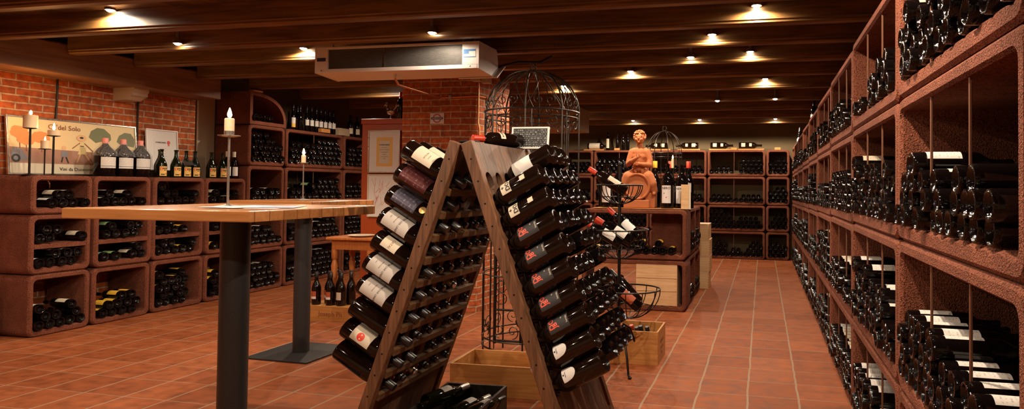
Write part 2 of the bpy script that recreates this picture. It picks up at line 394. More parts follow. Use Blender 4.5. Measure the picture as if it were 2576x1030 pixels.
# ------------------------------------------------------------------ mesh helpers
class MB:
    def __init__(self):
        self.v, self.f = [], []
    def add(self, vs, fs):
        b = len(self.v)
        self.v += [tuple(x) for x in vs]
        self.f += [tuple(b + i for i in f) for f in fs]
        return self
    def xf(self, M):
        self.v = [tuple(M @ Vector(p)) for p in self.v]
        return self
    def box(self, x0, x1, y0, y1, z0, z1, c=0.0):
        if c <= 0:
            vs = [(x, y, z) for z in (z0, z1) for y in (y0, y1) for x in (x0, x1)]
            return self.add(vs, [(0, 2, 3, 1), (4, 5, 7, 6), (0, 1, 5, 4), (2, 6, 7, 3), (0, 4, 6, 2), (1, 3, 7, 5)])
        bm = bmesh.new()
        bmesh.ops.create_cube(bm, size=1)
        for v in bm.verts:
            v.co = Vector(((x0 + x1) / 2 + v.co.x * (x1 - x0), (y0 + y1) / 2 + v.co.y * (y1 - y0), (z0 + z1) / 2 + v.co.z * (z1 - z0)))
        bmesh.ops.bevel(bm, geom=list(bm.edges), offset=c, segments=2, affect='EDGES', profile=0.6)
        bm.verts.index_update()
        self.add([v.co for v in bm.verts], [[v.index for v in f.verts] for f in bm.faces])
        bm.free()
        return self
    def lathe(self, prof, n=24, cx=0, cy=0, heel=None):
        rings = []
        vs, fs = [], []
        for k, (r, z) in enumerate(prof):
            if r < 1e-6:
                rings.append([len(vs)]); vs.append((cx, cy, z))
            else:
                ring = []
                for i in range(n):
                    a = 2 * PI * i / n
                    rr, zz = r, z
                    if heel and k in heel and i % 2:
                        rr -= 0.0012; zz += 0.0012
                    ring.append(len(vs)); vs.append((cx + rr * math.cos(a), cy + rr * math.sin(a), zz))
                rings.append(ring)
        for A, B in zip(rings, rings[1:]):
            for i in range(n):
                j = (i + 1) % n
                if len(A) == 1 and len(B) == 1: continue
                if len(A) == 1: fs.append((A[0], B[j], B[i]))
                elif len(B) == 1: fs.append((A[i], A[j], B[0]))
                else: fs.append((A[i], A[j], B[j], B[i]))
        return self.add(vs, fs)
    def tube(self, pts, r, n=8, closed=False):
        pts = [Vector(p) for p in pts]
        K = len(pts)
        rad = r if isinstance(r, (list, tuple)) else [r] * K
        t0 = (pts[1] - pts[0]).normalized()
        ref = Vector((0, 0, 1)) if abs(t0.z) < 0.9 else Vector((1, 0, 0))
        nrm = t0.cross(ref).normalized()
        vs, fs = [], []
        prev = t0
        for k in range(K):
            if closed: t = (pts[(k + 1) % K] - pts[k - 1]).normalized()
            elif k == 0: t = t0
            elif k == K - 1: t = (pts[k] - pts[k - 1]).normalized()
            else: t = ((pts[k + 1] - pts[k]).normalized() + (pts[k] - pts[k - 1]).normalized())
            if t.length < 1e-6: t = prev
            t = t.normalized()
            q = prev.rotation_difference(t)
            nrm = (q @ nrm); nrm = (nrm - t * nrm.dot(t)).normalized()
            prev = t
            bi = t.cross(nrm)
            for i in range(n):
                a = 2 * PI * i / n
                vs.append(pts[k] + (nrm * math.cos(a) + bi * math.sin(a)) * rad[k])
        for k in range(K if closed else K - 1):
            k2 = (k + 1) % K
            for i in range(n):
                j = (i + 1) % n
                fs.append((k * n + i, k * n + j, k2 * n + j, k2 * n + i))
        if not closed:
            fs.append(tuple(range(n - 1, -1, -1)))
            fs.append(tuple((K - 1) * n + i for i in range(n)))
        return self.add(vs, fs)
    def prism(self, poly, d0, d1, axis='y'):
        n = len(poly)
        P = {'y': lambda a, b, d: (a, d, b), 'x': lambda a, b, d: (d, a, b), 'z': lambda a, b, d: (a, b, d)}[axis]
        vs = [P(a, b, d0) for a, b in poly] + [P(a, b, d1) for a, b in poly]
        fs = [tuple(range(n)), tuple(range(2 * n - 1, n - 1, -1))] + [(i, n + i, n + (i + 1) % n, (i + 1) % n) for i in range(n)]
        return self.add(vs, fs)
    def ellipsoid(self, c, r, n=16, rot=None):
        b = len(self.v)
        prof = [(math.sin(PI * k / (n // 2)), -math.cos(PI * k / (n // 2))) for k in range(n // 2 + 1)]
        prof[0] = (0, -1); prof[-1] = (0, 1)
        self.lathe(prof, n)
        for i in range(b, len(self.v)):
            p = Vector(self.v[i]); p = Vector((p.x * r[0], p.y * r[1], p.z * r[2]))
            if rot: p = rot @ p
            self.v[i] = tuple(p + Vector(c))
        return self
    def mesh(self, name, mat, smooth=False, angle=None):
        me = bpy.data.meshes.new(name)
        me.from_pydata(self.v, [], self.f)
        bm = bmesh.new(); bm.from_mesh(me)
        bmesh.ops.recalc_face_normals(bm, faces=bm.faces)
        bm.to_mesh(me); bm.free()
        me.materials.append(MT[mat] if isinstance(mat, str) else mat)
        if smooth:
            for p in me.polygons: p.use_smooth = True
            if angle is not None:
                try: me.set_sharp_from_angle(angle=angle)
                except Exception: pass
        return me
    def obj(self, name, mat, parent=None, smooth=False, angle=0.7):
        return link(name, self.mesh(name, mat, smooth, angle if smooth else None), parent)

def link(name, data, parent=None):
    o = bpy.data.objects.new(name, data)
    COL.objects.link(o)
    if parent is not None:
        o.parent = parent
    return o

def tag(o, label, cat, group=None, kind=None):
    if label: o['label'] = label
    if cat: o['category'] = cat
    if group: o['group'] = group
    if kind: o['kind'] = kind
    return o

def thing(name, label, cat, loc=(0, 0, 0), rz=0, group=None):
    o = link(name, None)
    o.empty_display_size = 0.05
    o.location = loc
    o.rotation_euler = (0, 0, rz)
    return tag(o, label, cat, group)

def struct(name, mb, mat, smooth=False, parent=None):
    o = mb.obj(name, mat, parent, smooth)
    if parent is None: o['kind'] = 'structure'
    return o

def dup(root, mat_world=None, label=None, group=None):
    r = root.copy(); COL.objects.link(r)
    if label: r['label'] = label
    if group: r['group'] = group
    for ch in KIDS.get(root.name, ()):
        c = ch.copy(); COL.objects.link(c); c.parent = r
        for g in KIDS.get(ch.name, ()):
            d = g.copy(); COL.objects.link(d); d.parent = c
    if mat_world is not None: r.matrix_world = mat_world
    return r
KIDS = {}
def note_kids(root):
    KIDS[root.name] = [c for c in COL.objects if c.parent == root]
    for c in KIDS[root.name]:
        KIDS[c.name] = [g for g in COL.objects if g.parent == c]

def text_mesh(s, size, mat, extrude=0.0003, align='CENTER', bold=0.0):
    cu = bpy.data.curves.new('lettering', 'FONT')
    cu.body = s; cu.size = size; cu.extrude = extrude; cu.align_x = align; cu.align_y = 'CENTER'; cu.offset = bold
    cu.resolution_u = 2
    o = bpy.data.objects.new('lettering', cu)
    COL.objects.link(o)
    dg = bpy.context.evaluated_depsgraph_get()
    me = bpy.data.meshes.new_from_object(o.evaluated_get(dg))
    bpy.data.objects.remove(o); bpy.data.curves.remove(cu)
    me.materials.clear(); me.materials.append(MT[mat])
    return me

def flat_text(s, size, mat, parent, M, bold=0.0, name='lettering'):
    """text laid on a flat face; M takes (right, up, outward) to the parent's space"""
    me = text_mesh(s, size, mat, bold=bold)
    me.transform(M)
    return link(name, me, parent)

def ring_text(s, size, mat, parent, R, z, bold=0.0, ang=0.0, rot=0.0):
    """text wrapped on a bottle of radius R, centred on its label side (-y), baseline round the bottle"""
    me = text_mesh(s, size, mat, bold=bold)
    for v in me.vertices:
        x, y, d = v.co
        if rot:
            x, y = x * math.cos(rot) - y * math.sin(rot), x * math.sin(rot) + y * math.cos(rot)
        a = x / R + ang
        rr = R + 0.0009 + d
        v.co = (rr * math.sin(a), -rr * math.cos(a), z + y)
    return link('lettering', me, parent)

def band(R, a0, a1, z0, z1, n=14, t=0.0007, rnd=0.0):
    """curved paper label on a bottle, centred on -y"""
    mb = MB()
    vs, fs = [], []
    for k in range(n + 1):
        a = a0 + (a1 - a0) * k / n
        u = abs(2 * k / n - 1)
        dz = rnd * (1 - math.sqrt(max(0, 1 - u * u))) if rnd else 0
        for rr in (R + 0.0002, R + t):
            for z in (z0 + dz * 1.0, z1 - dz * 0.0):
                vs.append((rr * math.sin(a), -rr * math.cos(a), z))
    for k in range(n):
        b = 4 * k
        fs += [(b + 2, b + 6, b + 7, b + 3), (b, b + 1, b + 5, b + 4), (b + 1, b + 3, b + 7, b + 5), (b, b + 4, b + 6, b + 2)]
    fs += [(0, 2, 3, 1), (4 * n, 4 * n + 1, 4 * n + 3, 4 * n + 2)]
    return mb.add(vs, fs)

def axis_matrix(base, axis, lab):
    z = Vector(axis).normalized()
    l = Vector(lab); l = (l - z * l.dot(z)).normalized()
    y = -l
    x = y.cross(z)
    M = Matrix((x, y, z)).transposed().to_4x4()
    M.translation = Vector(base)
    return M

# ================================================================== SETTING
XL, XR, YB, YF, ZC = -6.15, 0.93, 12.2, -2.0, 2.5
struct('floor', MB().box(XL - .2, XR + .2, YF - .2, YB + .2, -0.1, 0.0), 'tiles')
struct('ceiling', MB().box(XL - .2, XR + .2, YF - .2, YB + .2, ZC, ZC + 0.08), 'plank')
struct('wall_left', MB().box(XL - .2, XL, YF - .2, 6.12, 0, ZC), 'brick')
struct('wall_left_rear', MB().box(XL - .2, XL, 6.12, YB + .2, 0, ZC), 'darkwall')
struct('wall_back', MB().box(XL, XR + .2, YB, YB + .2, 0, ZC), 'backwall')
struct('wall_right', MB().box(XR, XR + .2, YF - .2, YB, 0, ZC), 'backwall')
struct('wall_front', MB().box(XL, XR, YF - .2, YF, 0, ZC), 'plaster')
struct('header_beam', MB().box(XL + .005, -5.8, YF, 6.10, 2.165, 2.42, 0.012), 'header')
struct('trim_1', MB().box(XL + .006, -6.13, 6.13, 6.365, 0, 2.40), 'plaster')

BEAMS = [-1.3, -.6, .1, .75, 1.35, 2.0, 2.6, 3.24, 3.90, 4.50, 5.11, 5.82, 6.54, 7.40, 8.42, 9.38, 10.42, 11.35]
for y in BEAMS:
    mb = MB()
    # rebated lower edges, as sawn joists
    mb.prism([(y - .05, 2.499), (y - .05, 2.372), (y - .042, 2.366), (y - .042, 2.352), (y - .032, 2.342),
              (y + .032, 2.342), (y + .042, 2.352), (y + .042, 2.366), (y + .05, 2.372), (y + .05, 2.499)], XL + .36, XR - .002, 'x')
    struct('ceiling_beam', mb, 'beam')

# brick pillar, chamfered front corner
mb = MB().prism([(-3.565, 6.04), (-2.80, 6.04), (-2.745, 6.08), (-2.70, 6.42), (-2.70, 6.75), (-3.565, 6.75)], 0, 2.498, 'z')
o = struct('brick_pillar', mb, 'brick')
# plaster pier and lintel behind the iron dome
struct('plaster_lintel', MB().box(-3.6, -2.45, 8.55, 9.2, 2.02, 2.340, .01), 'plaster')

# ================================================================== DOWNLIGHTS
def downlight(x, y, z, label, k=1.0):
    t = thing('ceiling_spotlight', label, 'ceiling light', (x, y, z), 0, 'small halogen spotlights on the boarded ceiling')
    h = ZC - z
    MB().lathe([(0.012, h), (0.012, 0.03), (0.030, 0.03), (0.036, 0.0), (0.033, 0.0), (0.020, 0.022), (0, 0.022)], 20).obj('lamp_housing', 'steel', t, True)
    MB().ellipsoid((0, 0, 0.004), (0.026, 0.026, 0.018), 16).obj('bulb', 'bulb', t, True)
    ld = bpy.data.lights.new('spotlight_lamp', 'SPOT')
    ld.energy = LAMP_W * k; ld.color = LAMP_COL; ld.spot_size = math.radians(172); ld.spot_blend = 0.3
    ld.shadow_soft_size = 0.018
    lo = link('lamp_light', ld, t)
    lo.location = (0, 0, -0.022)
    return t
LAMPS = [
    (-4.58, 3.81, 2.485, 'bright ceiling spotlight above the poster, topmost of those by the brick wall', 0.6),
    (-4.62, 4.41, 2.375, 'small ceiling spotlight over the amber-labelled bottles and framed certificate', 0.5),
    (-3.933, 5.02, 2.437, 'bright ceiling spotlight just beside the narrow end of the white cooler'),
    (-2.374, 4.41, 2.368, 'bright ceiling spotlight above the white cooler on its grille', 0.15),
    (-2.262, 7.31, 2.4125, 'ceiling spotlight seen through the large iron dome'),
    (-1.297, 6.45, 2.406, 'ceiling spotlight straight above the terracotta statue'),
    (-.619, 5.73, 2.384, 'brightest ceiling spotlight beyond the statue with the iron dome behind it', 0.6),
    (-.381, 5.02, 2.41, 'ceiling spotlight between the brightest one and the topmost aisle one', 0.35),
    (-.045, 4.41, 2.449, 'topmost ceiling spotlight above the aisle', 0.5),
    (-.11, 5.73, 2.414, 'small ceiling spotlight nearest the aisle racks, below the topmost aisle one', 0.4),
    (.1445, 8.33, 2.351, 'tiny ceiling spotlight over the far end of the aisle', 0.4),
    (.021, 7.31, 2.435, 'tiny ceiling spotlight halfway along the aisle', 0.4),
    (-.559, 8.33, 2.341, 'tiny ceiling spotlight over the stack of pale boxes', 0.5),
    (-2.2, 11.20, 2.40, 'tiny ceiling spotlight before the last beam, near the dome'),
    (-1.05, 11.20, 2.40, 'tiny ceiling spotlight before the last beam, above the lying magnums'),
    (.2, 11.20, 2.40, 'tiny ceiling spotlight before the last beam, in the far corner'),
    (-3.2, 9.9, 2.45, 'ceiling spotlight lighting the lintel behind the iron dome'),
    (-4.6, 7.0, 2.45, 'ceiling spotlight beyond the cooler over the tall racks'),
    (-.10, 2.10, 2.45, 'unseen fill spotlight added above the closest aisle rack', 1.9),  # out of view, added to brighten the aisle rack; all entries below are fill too
    (-2.3, 1.65, 2.45, 'unseen fill spotlight added above the viewer side of the bar table', 1.2),
    (-4.4, 1.65, 2.45, 'unseen fill spotlight added above the brick wall side of the viewer', 0.5),
    (-.2, 2.95, 2.45, 'unseen fill spotlight added above the aisle beside the riddling rack', 0.8),
    (-2.9, 2.95, 2.45, 'unseen fill spotlight added above the bar table', 1.3),  # added out of frame for frontal light, as on the brick pillar
    (-.6, -.3, 2.45, 'unseen fill spotlight added behind the viewer on the aisle side', 1.0),  # this and the next: fill lamps added behind the camera
    (-3.2, -.3, 2.45, 'unseen fill spotlight added behind the viewer towards the brick wall'),
]
for a in LAMPS: downlight(*a)

# ================================================================== RACK BLOCKS
def rrect(x0, x1, z0, z1, r, n=5, flute=None, nb=1, amp=0.012, fl0=0, fl1=0):
    """rounded rectangle, counter-clockwise from the lower left corner; the bottom edge may be fluted"""
    P = []
    def arc(cx, cz, a0):
        for k in range(n + 1):
            a = a0 + (PI / 2) * k / n
            P.append((cx + r * math.cos(a), cz + r * math.sin(a)))
    arc(x0 + r, z0 + r, PI)
    if flute:
        k0 = 6 * nb
        for k in range(1, k0):
            x = x0 + r + (x1 - x0 - 2 * r) * k / k0
            P.append((x, z0 + amp * abs(math.cos(PI * (x - flute[0]) / flute[1]) ) ** 0.7))
    arc(x1 - r, z0 + r, 1.5 * PI)
    arc(x1 - r, z1 - r, 0)
    arc(x0 + r, z1 - r, PI / 2)
    return P

def unit_mesh(w, h, d, wall=0.042, pitch=0.086, shelf=None):
    """an open clay tube: rounded frame, fluted bed for the bottles"""
    e = 0.012
    bm = bmesh.new()
    nb = max(2, round((w - 2 * wall) / pitch))
    off = w / 2 if nb % 2 else w / 2 + pitch / 2
    fl = (off + pitch / 2, pitch)
    def ring(P, y):
        return [bm.verts.new((x, y, z)) for x, z in P]
    def edges(L):
        return [bm.edges.new((L[i], L[(i + 1) % len(L)])) for i in range(len(L))]
    def skin(A, B):
        for i in range(len(A)):
            j = (i + 1) % len(A)
            bm.faces.new((A[i], A[j], B[j], B[i]))
    o0 = ring(rrect(e, w - e, e, h - e, .045), 0.0)
    o1 = ring(rrect(0, w, 0, h, .055), e)
    o2 = ring(rrect(0, w, 0, h, .055), d)
    i0 = ring(rrect(wall - .008, w - wall + .008, wall - .008, h - wall + .008, .038, flute=fl, nb=nb), 0.0)
    i1 = ring(rrect(wall, w - wall, wall, h - wall, .03, flute=fl, nb=nb), e)
    i2 = ring(rrect(wall, w - wall, wall, h - wall, .03, flute=fl, nb=nb), d)
    skin(o0, o1); skin(o1, o2); skin(i1, i0); skin(i2, i1)
    bmesh.ops.triangle_fill(bm, edges=[bm.edges.get((L[i], L[(i + 1) % len(L)])) for L in (o0, i0) for i in range(len(L))], use_beauty=True)
    bmesh.ops.triangle_fill(bm, edges=[bm.edges.get((L[i], L[(i + 1) % len(L)])) for L in (o2, i2) for i in range(len(L))], use_beauty=True)
    if shelf:
        P = []
        K = 6 * nb
        for k in range(K + 1):
            x = wall - .003 + (w - 2 * wall + .006) * k / K
            P.append((x, shelf + .010 * abs(math.cos(PI * (x - fl[0]) / pitch)) ** .7))
        P += [(w - wall + .003, shelf - .03), (wall - .003, shelf - .03)]
        A = ring(P, .006); B = ring(P, d - .01)
        skin(A, B)
        bm.faces.new(A); bm.faces.new(B)
    bmesh.ops.recalc_face_normals(bm, faces=bm.faces)
    me = bpy.data.meshes.new('clay_block')
    bm.to_mesh(me); bm.free()
    me.materials.append(MT['clay'])
    return me
UM = {}
def get_unit(w, h, d, **k):
    key = (round(w, 3), round(h, 3), round(d, 3), tuple(sorted(k.items())))
    if key not in UM: UM[key] = unit_mesh(w, h, d, **k)
    return UM[key]

def wall_matrix(side, a, z, face):
    """local x = along the rack from the viewer's left, y = into the rack, z = up; a = world coordinate where x = 0"""
    if side == 'R':   # faces -X, x runs towards the viewer
        M = Matrix.Rotation(-PI / 2, 4, 'Z'); M.translation = Vector((face, a, z))
    elif side == 'L':
        M = Matrix.Rotation(PI / 2, 4, 'Z'); M.translation = Vector((face, a, z))
    else:
        M = Matrix.Identity(4); M.translation = Vector((a, face, z))
    return M

def block(side, a, z, face, w, h, d, label, group, rods=(), rod_z=None, **k):
    me = get_unit(w - .006, h - .004, d, **k)
    o = link('clay_rack_block', me)
    o.matrix_world = wall_matrix(side, a, z, face)
    tag(o, label, 'wine rack', group)
    for r, dy in rods:
        mb = MB().tube([(r, dy, .045), (r, dy, h - .045)], .0045, 6)
        mb.obj('divider_rod', 'rust', o, True)
    return o

# ------------------------------------------------------------------ bottles
def prof_bordeaux(r=.038, L=.30):
    return [(0, .032), (.012, .030), (.022, .016), (.028, .004), (.031, .001), (r - .002, .002), (r, .007), (r, .19), (r - .003, .203), (r - .012, .217), (.018, .228), (.0145, .240), (.0138, L - .018), (.0155, L - .016), (.0155, L - .006), (.0135, L), (0, L)]
def prof_burgundy(r=.040, L=.30):
    return [(0, .034), (.014, .031), (.024, .017), (.031, .004), (.034, .001), (r - .002, .002), (r, .007), (r, .145), (r - .003, .165), (r - .010, .188), (.020, .212), (.0155, .235), (.0138, L - .018), (.016, L - .016), (.016, L - .006), (.0135, L), (0, L)]
def prof_magnum(r=.052, L=.355):
    return [(0, .045), (.018, .041), (.032, .022), (.041, .005), (.044, .001), (r - .002, .003), (r, .009), (r, .22), (r - .004, .238), (r - .016, .256), (.022, .272), (.017, .290), (.0165, L - .022), (.019, L - .019), (.019, L - .006), (.016, L), (0, L)]
def prof_slim(r=.030, L=.33):
    return [(0, .01), (.02, .003), (r - .002, .001), (r, .006), (r, .16), (r - .004, .19), (.016, .235), (.013, L - .02), (.0145, L - .018), (.0145, L), (0, L)]
HEEL = {4: 1, 5: 1, 6: 0}
def bottle_mesh(prof, mat, n=44, heel=True):
    return MB().lathe(prof, n).mesh('bottle_glass', mat, True, 0.9)
BG = {
    'dark': bottle_mesh(prof_bordeaux(), 'glass'),
    'brown': bottle_mesh(prof_bordeaux(), 'brownglass'),
    'burg': bottle_mesh(prof_burgundy(), 'greenglass'),
    'magnum': bottle_mesh(prof_magnum(), 'brownglass', 56),
    'bigburg': bottle_mesh([(a * 1.22, b * 1.15) for a, b in prof_burgundy()], 'greenglass', 52),
}
LB = {}
def label_mesh(R, kind, z0, z1, span):
    key = (R, kind, z0, z1, span)
    if key not in LB: LB[key] = band(R, -span, span, z0, z1).mesh('label_paper', kind, True, 0.9)
    return LB[key]

ORD = ['first', 'second', 'third', 'fourth', 'fifth', 'sixth', 'seventh', 'eighth', 'ninth', 'tenth', 'eleventh', 'twelfth', 'thirteenth', 'fourteenth']
ROWN = ['bottom', 'second', 'third', 'fourth', 'fifth', 'sixth']
LABCOL = {'white_label': 'white-labelled', 'cream_label': 'cream-labelled', 'yellow_label': 'yellow-labelled', 'green_label': 'green-labelled'}
NB = [0]
def slots(w, wall, pitch):
    nb = max(2, round((w - 2 * wall) / pitch))
    x0 = w / 2 - (nb - 1) * pitch / 2
    return nb, x0

def pile(side, a, z, face, w, rows, where, group, pitch=.086, wall=.042, z0=.052, labels=None, r=.039, stuff=None, depth0=-.01, glass='dark', extra_z=0, top=None):
    """bottles lying base outwards; rows = for each row the slot numbers (odd rows sit half a slot over)"""
    nb, x0 = slots(w - .006, wall, pitch)
    M = wall_matrix(side, a, z, face)
    rise = math.sqrt(max((2 * r) ** 2 - (pitch / 2) ** 2, 1e-5))
    for ri, row in enumerate(rows):
        for ci, s in enumerate(sorted(row)):
            x = x0 + (s + (.5 if ri % 2 else 0)) * pitch + random.uniform(-.0015, .0015)
            zz = z0 + r + ri * (rise + .001) + extra_z
            y = depth0 + random.uniform(-.018, .012)
            roll = random.uniform(-.5, .5)
            L = Matrix.Translation((x, y, zz)) @ Matrix.Rotation(-PI / 2 + random.uniform(-.01, .01), 4, 'X') @ Matrix.Rotation(roll, 4, 'Z')
            W = M @ L
            if stuff is not None:
                b = MB(); b.v, b.f = list(LOWB.v), LOWB.f
                b.xf(W)
                stuff.add(b.v, b.f)
                kind = (labels or {}).get((ri, s))
                if kind:
                    lb = band(.0385, -.9, .9, .07, .17, 5); lb.xf(W); STUFFLAB.setdefault(kind, MB()).add(lb.v, lb.f)
                continue
            kind = (labels or {}).get((ri, s)) or (labels or {}).get(ri)
            o = link('wine_bottle', BG[glass])
            o.matrix_world = W
            look = LABCOL.get(kind, 'black')
            pos = ORD[ci] + ' from left' if len(row) > 1 else 'alone'
            tag(o, f'{look} bottle, {pos}, {ROWN[ri]} row, {where}', 'wine bottle', group)
            if kind:
                link('label', label_mesh(.038 if glass != 'burg' else .040, kind, .042, .145, .95), o)
            NB[0] += 1

LOWB = MB().lathe([(0, .03), (.022, .018), (.030, .002), (.036, .001), (.038, .006), (.038, .195), (.016, .228), (.0145, .30), (0, .30)], 16)
FAR = MB()
STUFFLAB = {}

# ---------------------------------------------- rack along the brick wall (low, three tiers)
FL = -5.68
LG = 'low clay rack blocks along the brick wall'
LY = [(4.12, .50), (4.63, .56), (5.20, .60), (5.81, .56)]
LZ = [(0.0, .50, 'bottom tier'), (.50, .485, 'middle tier'), (.985, .32, 'top tier')]
COLN = ['poster end of low rack', 'second column, low rack', 'third column, low rack', 'last column, low rack']
YL, GL, WL, CL = 'yellow_label', 'green_label', 'white_label', 'cream_label'
PIL = {
    (0, 0): ([[0, 1, 2, 3, 4], [0, 1, 3], [0, 3]], {(2, 0): CL, (2, 3): CL, (1, 3): CL}),
    (1, 0): ([[0, 1, 2, 3], [0, 1, 2, 3], [2, 3]], {(1, 0): YL, (1, 1): YL, (2, 2): YL, (2, 3): YL, (0, 0): YL}),
    (2, 0): ([[0, 1, 2, 3], [0, 1, 2, 3], [0, 1, 2, 3], [0, 1, 2, 3], [0, 3]], {(4, 0): YL, (4, 3): YL, (3, 0): YL, (3, 2): YL, (2, 0): YL}),
    (3, 0): ([[0, 1, 2], [0, 1], [0, 1], [0]], {(3, 0): YL, (2, 0): YL}),
    (0, 1): ([[0, 1, 2, 3], [1, 2, 3]], {(0, 0): CL, (1, 1): CL, (1, 2): CL}),
    (1, 1): ([[0, 1, 3, 4], [3]], {(0, 0): GL, (0, 1): GL, (0, 3): CL, (1, 3): CL}),
    (2, 1): ([[0, 1, 2, 3, 4], [0, 1, 4]], {(0, 0): YL, (0, 3): YL, (1, 1): CL}),
    (3, 1): ([[0, 1]], {(0, 0): YL}),
    (0, 2): ([[1, 2, 3, 4]] + [[1, 2]], {(0, 1): WL, (0, 3): CL, (1, 1): CL, (1, 2): CL}),
    (1, 2): ([[0, 1, 2, 3, 4], [0, 2]], {(0, 0): WL, (1, 0): CL, (1, 2): CL}),
    (2, 2): ([[0, 1, 2, 3, 4], [0, 1, 4], [0]], {(2, 0): GL, (0, 1): GL, (0, 2): CL}),
    (3, 2): ([[0, 1, 3], [0, 3]], {(1, 0): CL, (0, 0): CL, (0, 3): CL}),
}
SHELF = {0: ([[0, 1, 4], [0, 1]], {(0, 4): CL}), 1: ([[0, 1, 2, 3], [0, 2, 3]], {(1, 0): GL}), 2: ([[0, 1, 2, 3], [1]], {(0, 0): YL, (0, 3): YL, (1, 1): YL}), 3: ([[0, 1, 2]], {})}
for ci, (y, w_) in enumerate(LY):
    for ti, (z, h, tn) in enumerate(LZ):
        jy, jx = (0, 0)
        face = FL + [0, .012, -.008][ti] * (1 if ci % 2 else -.5)
        sh = .235 if ti == 1 else None
        block('L', y + jy, z, face, w_, h, .42, f'low clay rack block, {tn}, {COLN[ci]}', LG, shelf=sh)
        rows, labs = PIL[(ci, ti)]
        lowr = ' lower shelf,' if ti == 1 else ''
        pile('L', y, z, face, w_, rows, f'{tn},{lowr} {COLN[ci]}', f'bottles in the {tn} by the brick wall', labels=labs)
        if ti == 1:
            rows, labs = SHELF[ci]
            pile('L', y, z, face, w_, rows, f'{tn}, upper shelf, {COLN[ci]}', f'bottles in the {tn} by the brick wall', labels=labs, z0=.252)

# ---------------------------------------------- tall rack beyond it
TG = 'tall clay rack blocks beyond the low rack'
TZ = [0, .50, 1.005, 1.455, 1.93]
TN = ['bottom tier', 'second tier', 'third tier', 'fourth tier']
TC = [(6.38, .59), (6.98, 1.13), (8.12, .60), (8.73, .60)]
TCN = ['narrow column of the tall rack', 'wide column of the tall rack', 'column beside the orange cabinet', 'last column behind the cabinet']
TP = {
    (0, 0): ([[0, 1, 2, 3, 4], [0, 1, 2, 3, 4], [0, 1, 2, 3], [0, 1, 2, 3]], {(3, 0): CL, (3, 1): GL, (3, 2): CL}),
    (0, 1): ([[0, 1, 2, 3, 4, 5], [0, 1, 2, 3], [0, 1, 2, 3]], {(2, 0): WL, (2, 1): WL, (2, 2): WL}),
    (0, 2): ([[0, 1, 2, 3, 4], [0, 1, 3, 4]], {(1, 0): WL, (1, 3): WL}),
    (0, 3): ([[0, 1, 2, 3, 4, 5], [0, 1, 2, 3, 4], [0, 1, 2, 3, 4, 5], [0, 1, 2, 3], [0, 1, 2]], {}),
    (1, 0): ([list(range(12)), list(range(11)), list(range(10)), list(range(5, 11)), [6, 7, 8, 9]], {(4, 6): WL, (4, 7): WL, (4, 8): WL, (3, 5): WL}),
    (1, 1): ([list(range(12)), list(range(11)), [0, 1, 6, 7, 8, 9, 10], [8, 9]], {(2, 6): WL, (3, 8): WL, (3, 9): WL, (2, 7): WL}),
    (1, 2): ([list(range(12)), [0, 1, 2, 5, 6, 7, 8, 9, 10], [5, 6, 7, 8, 9, 10], [6, 7, 8, 9, 10]], {(1, 0): CL, (1, 5): GL, (2, 5): GL}),
    (1, 3): ([list(range(12)), list(range(11)), list(range(12)), list(range(11)), list(range(6, 11))], {}),
    (2, 0): ([list(range(6)), list(range(5)), list(range(5))], {}),
    (2, 1): ([list(range(6)), list(range(5)), list(range(5)), list(range(3))], {}),
    (2, 2): ([list(range(6)), list(range(5)), list(range(4))], {}),
    (2, 3): ([list(range(6)), list(range(5)), list(range(6)), list(range(4))], {}),
}
for ci, (y, w_) in enumerate(TC):
    for ti in range(4):
        h = TZ[ti + 1] - TZ[ti]
        rods = [(w_ * .47, .02), (w_ * .52, .30)] if ci == 1 else []
        block('L', y, TZ[ti], FL, w_, h, .45, f'clay rack block, {TN[ti]}, {TCN[ci]}', TG, rods=rods)
        if (ci, ti) in TP:
            rows, labs = TP[(ci, ti)]
            pile('L', y, TZ[ti], FL, w_, rows, f'{TN[ti]}, {TCN[ci]}', f'bottles in the {TN[ti]} of the tall rack', labels=labs, stuff=FAR)
# arched block on top of the tall rack
def arch_block():
    w_, h, d, t_ = .58, .37, .45, .04
    def out(o):
        P = [(o, o), (w_ - o, o)]
        n = 14
        cx = .06
        for k in range(n + 1):
            a = (PI / 2) * k / n
            P.append((cx + (w_ - o - cx) * math.cos(a) ** .8, .06 + (h - o - .06) * math.sin(a)))
        P.append((o, h - o))
        return P
    A, B = out(0), out(t_)
    bm = bmesh.new()
    L = [[bm.verts.new((x, y, z)) for x, z in P] for P, y in ((A, 0), (B, 0), (A, d), (B, d))]
    n = len(A)
    for p, q in ((0, 2), (1, 3), (0, 1), (2, 3)):
        for i in range(n):
            j = (i + 1) % n
            bm.faces.new((L[p][i], L[p][j], L[q][j], L[q][i]))
    bmesh.ops.recalc_face_normals(bm, faces=bm.faces)
    me = bpy.data.meshes.new('arched_block'); bm.to_mesh(me); bm.free(); me.materials.append(MT['clay'])
    o = link('arched_rack_block', me)
    o.matrix_world = wall_matrix('L', 6.39, TZ[4], FL)
    tag(o, 'quarter-arched clay rack block on top of the tall rack', 'wine rack', TG)
arch_block()
pile('L', 6.39, TZ[4], FL, .58, [[0, 1, 2, 3]], 'arched block on the tall rack', 'bottles in the arched block', z0=.042)

